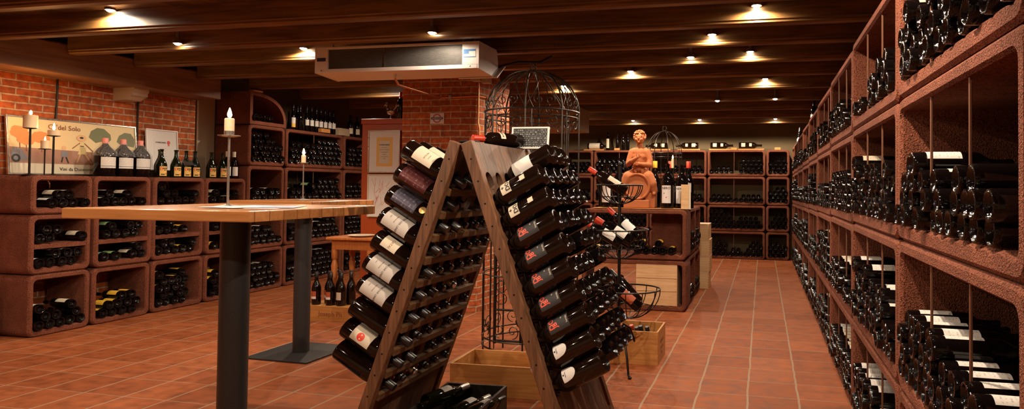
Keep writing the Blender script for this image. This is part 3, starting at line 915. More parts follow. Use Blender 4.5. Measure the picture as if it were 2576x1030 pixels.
# ---------------------------------------------- rack along the aisle wall
FR = .498
RG = 'clay rack blocks along the aisle wall'
RYB = [1.415, 2.668, 3.965, 5.205, 6.42, 7.60, 8.76, 9.92, 11.08, 11.78]
RN = ['closest column, aisle rack', 'second column, aisle rack', 'third column, aisle rack', 'fourth column of the aisle rack', 'fifth column of the aisle rack', 'sixth column of the aisle rack', 'seventh column of the aisle rack', 'eighth column of the aisle rack', 'corner column of the aisle rack']
RT = ['bottom tier', 'second tier', 'third tier', 'top tier']
def rz(t, y):
    k = 1 - max(0, (y - 3)) * .0075
    return [0, .515, 1.063, 1.59, 2.085][t] * k
def full(n): return list(range(n))
RP = {
    (0, 1): ([full(11), full(10), full(11)[:9], [0, 1, 2, 3, 4]], {(3, 0): WL, (3, 1): WL, (3, 2): WL, (3, 3): WL, (3, 4): WL, (2, 5): WL, (2, 6): WL, (2, 7): WL, (2, 8): WL}),
    (0, 2): ([full(11)[:10], [0, 1, 3, 4, 6, 7, 8, 9], [0, 1, 2, 3, 4, 7, 8], [1, 2]], {(3, 1): WL, (3, 2): WL, (2, 4): WL}),
    (0, 3): ([full(11), [0, 1, 2, 3, 4, 5, 6, 7, 8, 9], [0, 1, 3, 5, 6, 7, 8], [1, 3]], {(3, 1): CL, (3, 3): CL}),
    (1, 0): ([full(11), full(10), full(8), full(6)], {(3, 0): WL, (3, 1): WL, (3, 2): WL, (3, 3): WL, (3, 4): WL, (2, 6): WL, (2, 7): WL}),
    (1, 1): ([full(11), full(10), full(9), [0, 1, 3, 4, 6, 7], [0, 1, 4]], {(4, 0): WL, (4, 1): WL, (4, 4): WL, (3, 6): WL, (3, 7): WL, (2, 8): WL}),
    (1, 2): ([full(11), full(10), full(11), [0, 1, 3, 4, 5, 6, 8, 9], [0, 1]], {(4, 0): CL, (4, 1): CL, (3, 5): WL}),
    (1, 3): ([[1, 2, 3, 5, 6, 7, 8, 9, 10], [5, 6, 8, 9], [7, 9]], {(2, 7): WL, (1, 5): WL, (1, 8): WL, (0, 5): WL}),
}
random.seed(11)
for ci in range(9):
    y0, y1 = RYB[ci], RYB[ci + 1]
    w_ = y1 - y0
    for ti in range(4):
        z = rz(ti, (y0 + y1) / 2); h = rz(ti + 1, (y0 + y1) / 2) - z
        rods = [(w_ * .36, .015), (w_ * .66, .02), (w_ * .72, .20)] if ci < 3 else [(w_ * .4, .02), (w_ * .7, .02)] if ci < 8 else []
        pt = .105 if ci < 2 else .098
        block('R', y1, z, FR, w_, h, .40, f'clay rack block, {RT[ti]}, {RN[ci]}', RG, rods=rods, wall=.046, pitch=pt)
        key = (ci, ti)
        if key in RP:
            rows, labs = RP[key]
            pile('R', y1, z, FR, w_, rows, f'{RT[ti]}, {RN[ci]}', f'bottles in the {RT[ti]} of the aisle rack', pitch=pt, wall=.046, labels=labs, z0=.056)
        elif key != (0, 0):
            nmax = max(2, round((w_ - .1) / pt))
            hh = random.choice([3, 4, 5]) if ti < 3 else random.choice([2, 3])
            rows, lo, hi = [], 0, nmax - 1
            for r in range(hh):
                rows.append(list(range(lo, hi + (0 if r % 2 else 1))))
                if random.random() < .6: hi -= random.choice([1, 2, 3])
                if random.random() < .3: lo += 1
                if hi - lo < 2: break
            labs = {}
            top = len(rows) - 1
            if random.random() < .6 or ci == 2:
                for s in rows[top]: labs[(top, s)] = random.choice([WL, CL, CL])
            pile('R', y1, z, FR, w_, rows, '', '', pitch=pt, wall=.046, labels=labs, z0=.056, stuff=FAR)

# ---------------------------------------------- rack across the far end
FB = 11.80
BX = [(-3.62, .56, 'column behind the iron dome'), (-3.05, 1.04, 'wide column behind the statue'), (-2.00, 1.03, 'wide column behind the tall dark bottles'), (-.96, 1.01, 'wide column facing the aisle'), (.06, .40, 'narrow corner column')]
BZ = [0, .488, .948, 1.452, 1.925]
BG_ = 'clay rack blocks across the far wall'
random.seed(5)
BP = {
    (3, 3): [[0, 1, 2, 3, 4, 6, 7, 8, 9, 10], [1, 2, 3, 6, 7, 8, 9], [6, 7, 8, 9, 10], [6, 7, 8, 9]],
    (3, 2): [[0, 1, 2, 3, 4, 5, 6, 7, 8, 9, 10], [0, 1, 2, 3, 6, 7, 8, 9]],
    (3, 1): [full(11), full(10), [0, 1, 2, 3, 4, 6, 7, 8, 9], [0, 1, 2, 3], [0, 1, 2]],
    (3, 0): [full(11), [0, 1, 2, 4, 5, 7, 8, 9], [0, 1, 2, 3, 8, 9, 10], [1, 8, 9]],
    (4, 3): [full(4), full(3), full(4), [1, 2]], (4, 2): [full(4), full(3), full(4), [1, 2]], (4, 1): [full(4), full(3), [1, 2, 3], [1, 2]], (4, 0): [full(4), full(3), full(4), [0, 1]],
}
for ci, (x, w_, cn) in enumerate(BX):
    for ti in range(4):
        z = BZ[ti]; h = BZ[ti + 1] - z
        rods = [(w_ * .46, .02)] if w_ > .8 else []
        block('B', x, z, FB, w_, h, .36, f'clay rack block, {RT[ti]}, {cn}', BG_, rods=rods)
        rows = BP.get((ci, ti)) or [full(round((w_ - .09) / .086) - (r % 2)) for r in range(random.choice([2, 3, 4]))]
        pile('B', x, z, FB, w_, rows, '', '', stuff=FAR)
far_ob = tag(FAR.obj('distant_bottles', 'farglass', None, True, 0.9), 'black bottles lying in the farther clay racks, seen end on', 'wine bottle', None, 'stuff')
for kind, mb in STUFFLAB.items():
    mb.obj('paper_labels', kind, far_ob, True)['kind'] = 'stuff'
print('individual lying bottles', NB[0])

# ================================================================== RIDDLING RACK (A-frame)
RX, RY0, RY1, RH, RS = -1.295, 2.67, 3.42, 1.45, 0.3555
rack = thing('riddling_rack', 'weathered wooden A-frame riddling rack full of tilted magnums, standing on the tiled floor', 'riddling rack', (RX, RY0, 0))
NRM = math.hypot(1, RS)
HA = [.098 + .111 * c for c in range(6)]
HZS = {-1: [1.285 - .104 * k for k in range(10)], 1: [1.275 - .100 * k for k in range(10)]}
def panel_matrix(sgn):
    """(a, s, n) -> rack space: a along the rack, s down the slope, n outward"""
    sdir = Vector((sgn * RS / NRM, 0, -1 / NRM))
    ndir = Vector((sgn * 1 / NRM, 0, RS / NRM))
    M = Matrix((Vector((0, 1, 0)), sdir, ndir)).transposed().to_4x4()
    M.translation = Vector((sgn * .05, 0, RH))
    return M
SLEN = RH * NRM
def holed_panel(sgn, dz=0.0):
    M = panel_matrix(sgn)
    W_ = RY1 - RY0
    rows = [(RH - z) * NRM for z in HZS[sgn]]
    pit = rows[1] - rows[0]
    vs, fs = [], []
    def quad(a0, a1, s0, s1):
        for n_, fl in ((-.012, 0), (-.038, 1)):
            b = len(vs)
            vs.extend([(a0, s0, n_), (a1, s0, n_), (a1, s1, n_), (a0, s1, n_)])
            fs.append((b, b + 1, b + 2, b + 3))
    ca = .111
    aL, aR = HA[0] - ca / 2, HA[-1] + ca / 2
    s0, s1 = rows[0] - pit / 2, rows[-1] + pit / 2
    quad(.03, W_ - .03, .0, s0); quad(.03, W_ - .03, s1, SLEN - .02)
    quad(.03, aL, s0, s1); quad(aR, W_ - .03, s0, s1)
    n = 24
    for a in HA:
        for s in rows:
            b = len(vs)
            for n_ in (-.012, -.038):
                for k in range(n):
                    t = 2 * PI * (k + .5) / n
                    c, d = math.cos(t), math.sin(t)
                    q = 1 / max(abs(c), abs(d))
                    vs.append((a + c * q * ca / 2, s + d * q * pit / 2, n_))
                for k in range(n):
                    t = 2 * PI * (k + .5) / n
                    vs.append((a + .036 * math.cos(t), s + .043 * math.sin(t), n_))
            for k in range(n):
                j = (k + 1) % n
                fs.append((b + k, b + j, b + n + j, b + n + k))
                fs.append((b + 2 * n + k, b + 2 * n + j, b + 3 * n + j, b + 3 * n + k))
                fs.append((b + n + k, b + n + j, b + 3 * n + j, b + 3 * n + k))
            # fill the square's corner slivers
            for n_i in (0, 2 * n):
                for cidx in range(4):
                    k = n // 8 - 1 + cidx * (n // 4)
                    cc = [(1, 1), (-1, 1), (-1, -1), (1, -1)][cidx]
                    vi = len(vs)
                    vs.append((a + cc[0] * ca / 2, s + cc[1] * pit / 2, -.012 if n_i == 0 else -.038))
                    fs.append((b + n_i + k, vi, b + n_i + (k + 1) % n))
    mb = MB().add(vs, fs); mb.xf(M)
    mb.obj('holed_panel', MT['rackpanel'], rack)
    # stiles at both ends, top and bottom rails
    for a0, a1 in ((0, .042), (W_ - .042, W_)):
        mb = MB().box(a0, a1, 0, SLEN, -.052, 0.0, .004); mb.xf(M); mb.obj('end_stile', 'stile', rack)
    mb = MB().box(.042, W_ - .042, SLEN - .10, SLEN - .02, -.052, -.040, .003); mb.xf(M); mb.obj('floor_rail', 'stile', rack)
    for s in rows:
        mb = MB().box(.045, W_ - .045, s + pit / 2 - .020, s + pit / 2 + .014, -.062, -.039, .003); mb.xf(M)
        mb.obj('cross_rib', 'riblet', rack)
    return M
MT['rackpanel'] = wood_mat('weathered_rack_boards', (0.065, 0.029, 0.015), (0.145, 0.068, 0.036), axis=2, rough=0.6, plank=.111, plank_axis=1, scale=1.6)
LDZ = -.02
holed_panel(-1, LDZ); holed_panel(1, 0)
for a in (.10, RY1 - RY0 - .10):
    MB().box(-.035, .035, a - .03, a + .03, RH - .005, RH + .003, .001).obj('hinge', 'blackiron', rack)
for sgn in (-1, 1):
    M = panel_matrix(sgn)
    for k in range(14):
        for a in (.021,):
            mb = MB().lathe([(0, .0015), (.004, .001), (.0045, 0)], 8)
            s = .08 + k * .103
            # nail heads on the viewer-facing edge of each stile
            mb.xf(M @ Matrix.Translation((0.0, s, -.026)) @ Matrix.Rotation(PI / 2, 4, 'Y').inverted())
            mb.obj('nail_head', 'blackiron', rack)

TILT = math.radians(30)
def prof_rmag(r=.052, L=.33):
    return [(0, .045), (.018, .041), (.032, .022), (.041, .005), (.044, .001), (r - .002, .003), (r, .009), (r, .195), (r - .004, .212), (r - .014, .230), (.026, .246), (.0185, .262), (.0165, L - .022), (.019, L - .019), (.019, L - .006), (.016, L), (0, L)]
BG['rmag'] = bottle_mesh(prof_rmag(), 'brownglass', 56)
BG['rstd'] = bottle_mesh(prof_burgundy(.041, .30), 'glass', 44)
CAPM = {}
def capsule(kind, r, L, h=.06):
    key = (kind, r, L, h)
    if key not in CAPM:
        CAPM[key] = MB().lathe([(r, L - h), (r, L - .001), (r - .002, L + .0015), (0, L + .0015)], 20).mesh('capsule', kind, True, .9)
    return CAPM[key]
def rack_bottle(sgn, row, col, big, label, name, group):
    z = HZS[sgn][row]
    x = RX + sgn * (.05 + RS * (RH - z)) - sgn * .02
    y = RY0 + HA[col]
    axis = Vector((-sgn * math.cos(TILT), 0, -math.sin(TILT)))
    out = (.258 if sgn < 0 else .262) if big else (.243 if sgn < 0 else .252)
    base = Vector((x, y, z + .002)) - axis * (out + random.uniform(-.006, .006))
    lab = Vector((sgn * .0, -.75, .7)) if sgn < 0 else Vector((-.05, -.80, .55))
    M = axis_matrix(base, axis, lab)
    o = link(name, BG['rmag' if big else 'rstd'])
    o.matrix_world = M
    tag(o, label, 'wine bottle', group)
    return o
LLAB = {0: ('cream', 'cream paper label'), 1: ('winered', 'burgundy and silver striped label'), 2: ('slate', 'slate-grey label and gold medallion'),
        3: ('linde', 'large cream label'), 4: ('catai', 'small cream label'), 5: ('linde', 'large cream label'), 6: ('linde', 'large cream label'), 7: (None, 'no label'), 8: ('seal', 'cream label with red seal'), 9: (None, 'no label')}
RLAB = {1: 'do', 2: 'do', 3: 'mono', 4: 'mono', 5: 'mono', 6: 'mono', 7: 'mono', 8: 'moon', 9: 'moon'}
R_ = .052
random.seed(3)
for row in range(10):
    for col in range(6):
        # ---- panel towards the bar tables
        big = col == 0 or (row in (0, 2, 3, 5, 6, 8) and col == 1)
        nm = 'riddled_magnum' if big else 'riddled_bottle'
        g = 'magnums on the bar side of the riddling rack' if big else 'smaller bottles on the bar side of the riddling rack'
        desc = LLAB[row][1] if col == 0 else 'partly hidden'
        lb = f'dark magnum, {desc}, {ORD[row]} row from top, bar side of riddling rack' if col == 0 else f'tilted dark bottle, {ORD[row]} row from top, {ORD[col]} place, bar side of riddling rack'
        if not (col > 1 and (row + col) % 7 == 3):
            o = rack_bottle(-1, row, col, big, lb, nm, g)
            kind = LLAB[row][0] if col == 0 else ('cream' if big else None)
            if kind in ('cream', 'seal'): band(R_, -.85, .85, .060, .165).obj('label', 'plain_cream', o, True)
            if kind == 'cream' and col == 0: ring_text('METEOR', .010, 'inkbrown', o, R_, .115); ring_text('grand vin', .006, 'inkbrown', o, R_, .135)
            if kind == 'seal':
                mb = MB(); t = []
                me = MB().lathe([(0, .0004), (.019, .0004), (.019, 0)], 24)
                for i, v in enumerate(me.v):
                    a = v[0] / R_ + .25; rr = R_ + .0010 + v[2]; me.v[i] = (rr * math.sin(a), -rr * math.cos(a), .108 + v[1])
                me.obj('seal', 'red', o)
            if kind == 'winered': band(R_, -.95, .95, .030, .180).obj('label', 'wine_label', o, True)
            if kind == 'slate':
                band(R_, -.85, .85, .035, .165).obj('label', 'grey_label', o, True)
                me = MB().lathe([(0, .0004), (.017, .0004), (.017, 0)], 24)
                for i, v in enumerate(me.v):
                    a = v[0] / R_ + .1; rr = R_ + .0010 + v[2]; me.v[i] = (rr * math.sin(a), -rr * math.cos(a), .196 + v[1])
                me.obj('medallion', 'gold', o)
            if kind == 'linde':
                band(R_, -1.05, 1.05, .028, .165).obj('label', 'grey_paper', o, True)
                ring_text('WATER DER LINDE', .013, 'ink', o, R_, .112)
                ring_text('estate bottled', .007, 'inkbrown', o, R_, .085)
                ring_text('1997', .008, 'inkbrown', o, R_, .055)
            if kind == 'catai':
                band(R_, -.62, .62, .050, .135).obj('label', 'plain_cream', o, True)
                ring_text('CATAI', .017, 'inkbrown', o, R_, .095)
            if not big or row == 4: link('capsule', capsule('silvercap' if (row * 5 + col * 3) % 17 == 0 else 'blackcap', .0160 if not big else .0205, .30 if not big else .33), o)
            else: link('capsule', capsule('blackcap', .0205, .33), o)
        # ---- panel towards the aisle
        if row == 0 and col < 2: continue
        if col > 0 and (row * 5 + col * 3) % 11 == 4: continue
        big = col == 0 or (row == 0)
        nm = 'riddled_magnum' if big else 'riddled_bottle'
        kind = RLAB.get(row) if col == 0 else None
        dd = {'do': 'square white label', 'mono': 'red monogram on black label', 'moon': 'half-round white label', None: 'base outward'}[kind]
        lb = f'dark magnum, {dd}, {ORD[row]} row from top, aisle side of riddling rack' if big and col == 0 else f'tilted dark bottle, {ORD[row]} row from top, {ORD[col]} place, aisle side of riddling rack'
        o = rack_bottle(1, row, col, big, lb, nm, ('magnums' if big else 'smaller bottles') + ' on the aisle side of the riddling rack')
        if row == 0 and col == 2: band(R_, -.9, .9, .10, .20).obj('label', 'plain_white', o, True)
        if kind == 'do':
            band(R_, -.62, .62, .148, .196).obj('label', 'plain_cream', o, True)
            ring_text('DO', .030, 'ink', o, R_, .160, .0012); ring_text('+', .026, 'ink', o, R_, .184, .001)
            band(R_, -.25, .25, .070, .096).obj('small_label', 'plain_cream', o, True)
        if kind == 'mono':
            band(R_, -.70, .70, .085, .185).obj('label', 'black_label', o, True)
            ring_text('JB', .030, 'coral', o, R_, .150, .0006, -.12); ring_text('DO', .034, 'coral', o, R_, .166, .0006, .12)
            ring_text('barolo', .013, 'plain_cream', o, R_, .094)
            ring_text('m', .012, 'plain_cream', o, R_, .118, ang=.3)
        if kind == 'moon':
            band(R_, -.62, .62, .125, .190, rnd=.05).obj('label', 'plain_white', o, True)
            ring_text('vigneto', .009, 'ink', o, R_, .175)
            me = MB().lathe([(0, .0004), (.004, .0004), (.004, 0)], 12)
            for i, v in enumerate(me.v):
                rr = R_ + .0010 + v[2]; a = v[0] / R_; me.v[i] = (rr * math.sin(a), -rr * math.cos(a), .183 + v[1])
            me.obj('label_dot', 'ink', o)
        ck = 'silvercap' if col == 0 and row in (2, 3, 5, 7, 8) else 'redcap' if (col == 0 and row == 9) else 'blackcap'
        link('capsule', capsule(ck, .0205 if big else .0172, .33 if big else .30), o)

# big bottle and chalkboard on the ridge
o = link('ridge_bottle', BG['brown'])
o.matrix_world = axis_matrix((-1.285, 3.375, RH + .042), (-.53, -.85, 0), (.35, -.4, .8))
tag(o, 'black bottle with red capsule lying on the riddling rack ridge', 'wine bottle')
link('capsule', capsule('redcap', .0172, .30, .065), o)
band(.038, -.9, .9, .120, .150).obj('label', 'plain_cream', o, True)
ring_text('BARBERA', .012, 'ink', o, .038, .135, .0003)
t = thing('chalkboard', 'small white-framed chalkboard with chalk writing, standing on the riddling rack', 'chalkboard', (-1.225, 3.36, RH))
cbm = Matrix.Rotation(math.radians(-8), 4, 'X')
for nm, mt, b in (('slate', 'chalk', (-.098, .098, -.003, .003, .008, .112)),):
    mb = MB().box(*b, .001); mb.xf(cbm); mb.obj(nm, mt, t)
for b in ((-.106, .106, -.006, .006, 0, .009), (-.106, .106, -.006, .006, .111, .120), (-.106, -.097, -.006, .006, .009, .111), (.097, .106, -.006, .006, .009, .111)):
    mb = MB().box(*b, .001); mb.xf(cbm); mb.obj('frame', 'plain_white', t)

# ================================================================== BAR TABLES
def bar_table(x, y, rz_, side, ztop, thick, legr, label):
    t = thing('bar_table', label, 'table', (x, y, 0), rz_, 'tall square bar tables')
    h = side / 2
    MB().box(-h, h, -h, h, ztop - thick, ztop, .004).obj('table_top', 'tabletop', t)
    MB().box(-.17, .17, -.17, .17, ztop - thick - .008, ztop - thick - .0005, .002).obj('mounting_plate', 'darkmetal', t)
    MB().lathe([(0, .012), (legr, .012), (legr, ztop - thick - .008), (0, ztop - thick - .008)], 40).obj('leg', 'darkmetal', t, True)
    MB().box(-.26, .26, -.26, .26, 0, .012, .002).obj('base_plate', 'darkmetal', t)
    return t
bar_table(-2.43, 2.66, math.radians(1.5), .90, 1.140, .044, .064, 'closest tall bar table, square honey wood top on a thick black column')
bar_table(-3.33, 4.29, math.radians(-2), .70, 1.130, .040, .058, 'farther tall bar table, square wooden top on black column and square base plate')

def candle_stand(x, y, z, hpost, cup, label, clabel, group=None, base=True, candle_h=.08, candle_r=.021, postr=.006, dish_r=.048, mat='steel', flame_e=2.5, flame_h=.05):
    t = thing('candlestick', label, 'candlestick', (x, y, z), 0, group)
    if base: MB().lathe([(0, 0), (.055, 0), (.055, .003), (.02, .008), (.008, .012), (0, .012)], 28).obj('base', mat, t, True)
    MB().tube([(0, 0, .004), (0, 0, hpost)], [postr, postr * .9], 10).obj('stem', mat, t, True)
    MB().lathe([(0, hpost - .004), (dish_r * .5, hpost - .002), (dish_r, hpost + .003), (dish_r, hpost + .006), (dish_r * .45, hpost + .003), (0, hpost + .003)], 28).obj('dish', mat, t, True)
    if cup: MB().lathe([(.0, hpost + .003), (cup, hpost + .003), (cup + .001, hpost + .026), (cup - .002, hpost + .026), (cup - .002, hpost + .006), (0, hpost + .006)], 24).obj('cup', mat, t, True)
    zc = hpost + .006
    c = thing('candle', clabel, 'candle', (x, y, z + zc), 0, None)
    MB().lathe([(0, 0), (candle_r, 0), (candle_r, candle_h - .004), (candle_r - .004, candle_h), (candle_r - .008, candle_h - .005), (0, candle_h - .006)], 24).obj('wax_body', 'wax', c, True)
    MB().tube([(0, 0, candle_h - .006), (0.001, 0, candle_h + .006)], .0009, 6).obj('wick', 'cable', c)
    MB().lathe([(0, 0), (.007, .005), (.0105, .015), (.0075, .030), (.002, flame_h - .003), (0, flame_h)], 14).xf(Matrix.Translation((0, 0, candle_h + .001))).obj('flame', 'flame', c, True)
    ld = bpy.data.lights.new('candle_light', 'POINT'); ld.energy = flame_e; ld.color = (1.0, .48, .16); ld.shadow_soft_size = .012
    lo = link('candle_glow', ld, c); lo.location = (0, 0, candle_h + .02)
    return t, c
candle_stand(-2.452, 2.632, 1.140, .330, .021, 'tall steel candlestick with round dish on the closest bar table', 'lit ivory candle on the closest bar table', flame_e=4.0)
candle_stand(-3.335, 4.285, 1.130, .273, 0, 'slim steel candlestick on the farther bar table', 'small lit candle on the farther bar table', candle_h=.055, candle_r=.016, dish_r=.036, postr=.005, flame_e=2.5)
t = thing('menu_sheets', 'loose white and dark menu sheets lying on the closest bar table', 'papers', (-2.22, 2.62, 1.1405), math.radians(12))
for dx, dy, r_, mt, z_ in ((0, 0, 0, 'plain_white', 0), (.02, .03, .25, 'navy', .0014), (-.10, -.02, -.3, 'plain_white', .0028)):
    mb = MB().box(-.105, .105, -.148, .148, 0, .0012); mb.xf(Matrix.Translation((dx, dy, z_)) @ Matrix.Rotation(r_, 4, 'Z')); mb.obj('sheet', mt, t)

# ================================================================== ON THE LOW RACK BY THE BRICK WALL
ZT = 1.303
# framed poster, leaning on the wall
pw, ph = 1.16, .50
t = thing('framed_poster', 'wide framed illustrated wine poster leaning on the brick wall', 'poster', (-6.075, 4.215, ZT + .002))
PM = Matrix.Rotation(math.radians(-5.5), 4, 'Y')     # top leans back to the wall
def pbox(y0, y1, z0, z1, x0, x1, c=0): mb = MB().box(x0, x1, y0, y1, z0, z1, c); mb.xf(PM); return mb
pbox(.012, pw - .012, .012, ph - .012, 0, .010).obj('print', 'postersky', t)
for b in ((0, pw, 0, .014), (0, pw, ph - .014, ph), (0, .014, .014, ph - .014), (pw - .014, pw, .014, ph - .014)):
    pbox(b[0], b[1], b[2], b[3], -.004, .018, .002).obj('frame', 'steel', t)
LV = [.0105]
def pflat(pts, mt, name='printed_shape'):
    LV[0] += .00012
    mb = MB().prism([(a, b) for a, b in pts], LV[0] - .0004, LV[0], 'x'); mb.xf(PM); return mb.obj(name, mt, t)
def blob(cx, cz, rx, rz_, n=18, jag=.08, seed=1):
    rr = random.Random(seed); return [(cx + rx * math.cos(2 * PI * k / n) * (1 + rr.uniform(-jag, jag)), cz + rz_ * math.sin(2 * PI * k / n) * (1 + rr.uniform(-jag, jag))) for k in range(n)]
def strip(a, b, w_): 
    dx, dz = b[0] - a[0], b[1] - a[1]; l = math.hypot(dx, dz); px, pz = -dz / l * w_ / 2, dx / l * w_ / 2
    return [(a[0] + px, a[1] + pz), (b[0] + px, b[1] + pz), (b[0] - px, b[1] - pz), (a[0] - px, a[1] - pz)]
pflat([(.014, .014), (pw - .014, .014), (pw - .014, .10), (.014, .10)], 'posterstrip')
pflat([(.014, .10), (pw - .014, .10), (pw - .014, .205), (.55, .225), (.014, .235)], 'posterfield')
for cx, cz, rx, rz_, mt, sd in ((.10, .36, .075, .055, 'posterorange', 2), (.27, .33, .075, .05, 'posterorange', 3), (.15, .30, .07, .045, 'posterorange', 4)):
    pflat(strip((cx, .20), (cx, cz), .008), 'inkbrown'); pflat(blob(cx, cz, rx, rz_, 22, .12, sd), mt)
for cx, cz in ((.80, .37), (1.07, .345)):
    pflat(strip((cx - .02, .23), (cx, cz - .03), .012), 'posterskin')
    pflat([(cx - .115, cz - .01), (cx - .09, cz + .05), (cx - .03, cz + .085), (cx + .035, cz + .08), (min(cx + .095, pw - .02), cz + .03), (min(cx + .10, pw - .02), cz - .02), (cx + .06, cz - .055), (cx, cz - .045), (cx - .05, cz - .06)], 'postergreen')
pflat([(.03, .20), (.05, .235), (.11, .22), (.15, .15), (.17, .13), (.13, .13), (.11, .12), (.03, .13)], 'postergrey'); pflat(blob(.065, .14, .035, .035, 20, 0), 'ink'); pflat(blob(.065, .14, .018, .018, 16, 0), 'postergrey')
# child and walking woman with a wide hat
pflat(strip((.445, .17), (.43, .115), .012), 'ink'); pflat(strip((.47, .17), (.49, .11), .012), 'ink'); pflat([(.43, .165), (.485, .165), (.49, .215), (.435, .22)], 'postergrey'); pflat(blob(.457, .245, .020, .020, 16, 0), 'posterskin')
pflat(strip((.60, .20), (.565, .12), .012), 'posterskin'); pflat(strip((.64, .20), (.70, .115), .012), 'posterskin'); pflat([(.575, .195), (.66, .195), (.632, .27), (.605, .27)], 'posterdress')
pflat([(.605, .27), (.632, .27), (.645, .305), (.597, .305)], 'posterdress'); pflat(strip((.60, .30), (.53, .245), .007), 'inkbrown'); pflat(strip((.64, .30), (.72, .225), .007), 'inkbrown'); pflat(strip((.603, .271), (.634, .271), .008), 'ink')
pflat(blob(.618, .345, .045, .032, 24, 0), 'posterskin'); pflat(blob(.618, .348, .018, .010, 16, 0), 'ink')
TM = PM @ Matrix(((0, 0, 1, LV[0] + .001), (1, 0, 0, 0), (0, 1, 0, 0), (0, 0, 0, 1)))
flat_text("Ca'del Solo", .062, 'inkbrown', t, TM @ Matrix.Translation((.47, .425, 0)))
flat_text('Vini da Duonominazione', .042, 'ink', t, TM @ Matrix.Translation((.62, .055, 0)))

# two candle holders in front of the poster
candle_stand(-5.80, 4.185, ZT, .375, 0, 'thin black candlestick with fat candle before the poster, closest to its edge', 'fat lit candle standing highest before the poster', base=True, candle_h=.105, candle_r=.048, dish_r=.045, postr=.008, mat='blackiron', flame_e=12.0, flame_h=.04)
candle_stand(-5.78, 4.352, ZT, .325, 0, 'thin black candlestick with side dish before the poster middle', 'brightly burning squat candle before the poster middle', base=True, candle_h=.045, candle_r=.042, dish_r=.045, postr=.008, mat='blackiron', flame_e=14.0, flame_h=.06)
t = thing('candle_dish', 'small black iron dish with lit candle, low before the poster', 'candlestick', (-5.80, 4.30, ZT))
MB().tube([(0, 0, 0), (0, 0, .215)], .005, 8).obj('stem', 'blackiron', t, True)
MB().lathe([(0, .21), (.042, .214), (.042, .219), (0, .217)], 24).obj('dish', 'blackiron', t, True)
MB().lathe([(0, .218), (.028, .218), (.028, .285), (.022, .288), (0, .284)], 20).obj('wax_body', 'wax', t, True)
MB().lathe([(0, .284), (.006, .292), (.004, .310), (0, .322)], 12).obj('flame', 'flame', t, True)

# three big jugs in clear wrap
def prof_jug(): return [(0, .01), (.05, .003), (.078, .001), (.083, .008), (.083, .195), (.079, .215), (.062, .245), (.038, .270), (.022, .295), (.019, .325), (.023, .328), (.023, .345), (0, .345)]
jugm = MB().lathe(prof_jug(), 36).mesh('jug_glass', 'glass', True, .9)
for k, y in enumerate((4.862, 5.035, 5.21)):
    o = link('wine_jug', jugm); o.location = (-5.86, y, ZT)
    o.rotation_euler = (0, 0, PI / 2 - .25)
    tag(o, ['big wrapped jug of dark wine, pink cap, partly before the poster tree', 'big wrapped jug of dark wine, the middle one of three', 'big wrapped jug of dark wine by the framed certificate'][k], 'wine jug', 'wrapped jugs on the low rack')
    band(.083, -.80, .80, .075, .175, t=.001).obj('label', 'white_label', o, True)
    band(.083, -.80, .80, .090, .094, t=.0016).obj('label_stripe', 'ink', o, True)
    MB().lathe([(.0245, .300), (.0245, .347), (.022, .350), (0, .350)], 20).obj('cap', 'pinkcap', o, True)
    mb = MB(); n = 40
    pr = [(.086, .185), (.084, .22), (.068, .252), (.046, .275), (.032, .295), (.026, .315)]
    vs, fs = [], []
    rr = random.Random(k)
    for r_, z_ in pr:
        for i in range(n):
            q = r_ * (1 + rr.uniform(-.04, .10)); a = 2 * PI * i / n; vs.append((q * math.cos(a), q * math.sin(a), z_ + rr.uniform(-.004, .004)))
    for a in range(len(pr) - 1):
        for i in range(n): fs.append((a * n + i, a * n + (i + 1) % n, (a + 1) * n + (i + 1) % n, (a + 1) * n + i))
    mb.add(vs, fs).obj('clear_wrap', 'wrap', o, False)

# framed certificate
t = thing('framed_certificate', 'white framed certificate with a red rosette leaning on the brick wall', 'picture frame', (-6.06, 5.455, ZT + .075))
def fr(t, M, w_, h_, mat_f, mats, fwid=.012, dep=.018):
    for b in ((0, w_, 0, fwid), (0, w_, h_ - fwid, h_), (0, fwid, fwid, h_ - fwid), (w_ - fwid, w_, fwid, h_ - fwid)):
        mb = MB().box(b[0], b[1], -dep, 0, b[2], b[3], .002); mb.xf(M); mb.obj('frame', mat_f, t)
    d = .010
    for (x0, x1, z0, z1), mt in mats:
        mb = MB().box(x0, x1, -d, -d + .004, z0, z1); mb.xf(M); mb.obj('sheet', mt, t); d += .0012
    return d
FM = Matrix.Rotation(math.radians(-4), 4, 'Y') @ Matrix.Rotation(PI / 2, 4, 'Z')
d = fr(t, FM, .37, .42, 'whitemetal', [((.008, .362, .008, .412), 'plain_white'), ((.09, .28, .06, .33), 'plain_white')])
TMf = FM @ Matrix(((1, 0, 0, 0), (0, 0, -1, -d - .0006), (0, 1, 0, 0), (0, 0, 0, 1)))
flat_text('OORKONDE', .021, 'ink', t, TMf @ Matrix.Translation((.165, .285, 0)), .0004)
for k in range(5): flat_text('___________', .016, 'inkbrown', t, TMf @ Matrix.Translation((.185, .235 - .028 * k, 0)))
mb = MB().lathe([(0, .002), (.017, .002), (.019, 0)], 16); mb.xf(TMf @ Matrix.Translation((.258, .290, 0))); mb.obj('rosette', 'red', t)
mb = MB().prism([(-.008, -.035), (0, -.026), (.008, -.035), (.006, 0), (-.006, 0)], 0, .001, 'z'); mb.xf(TMf @ Matrix.Translation((.258, .285, 0))); mb.obj('rosette_ribbon', 'red', t)
o = MB().box(-6.12, -5.98, 5.48, 5.78, ZT, ZT + .072, .003).obj('wooden_box', 'blackwood'); tag(o, 'low dark box under the framed certificate on the low rack', 'box')

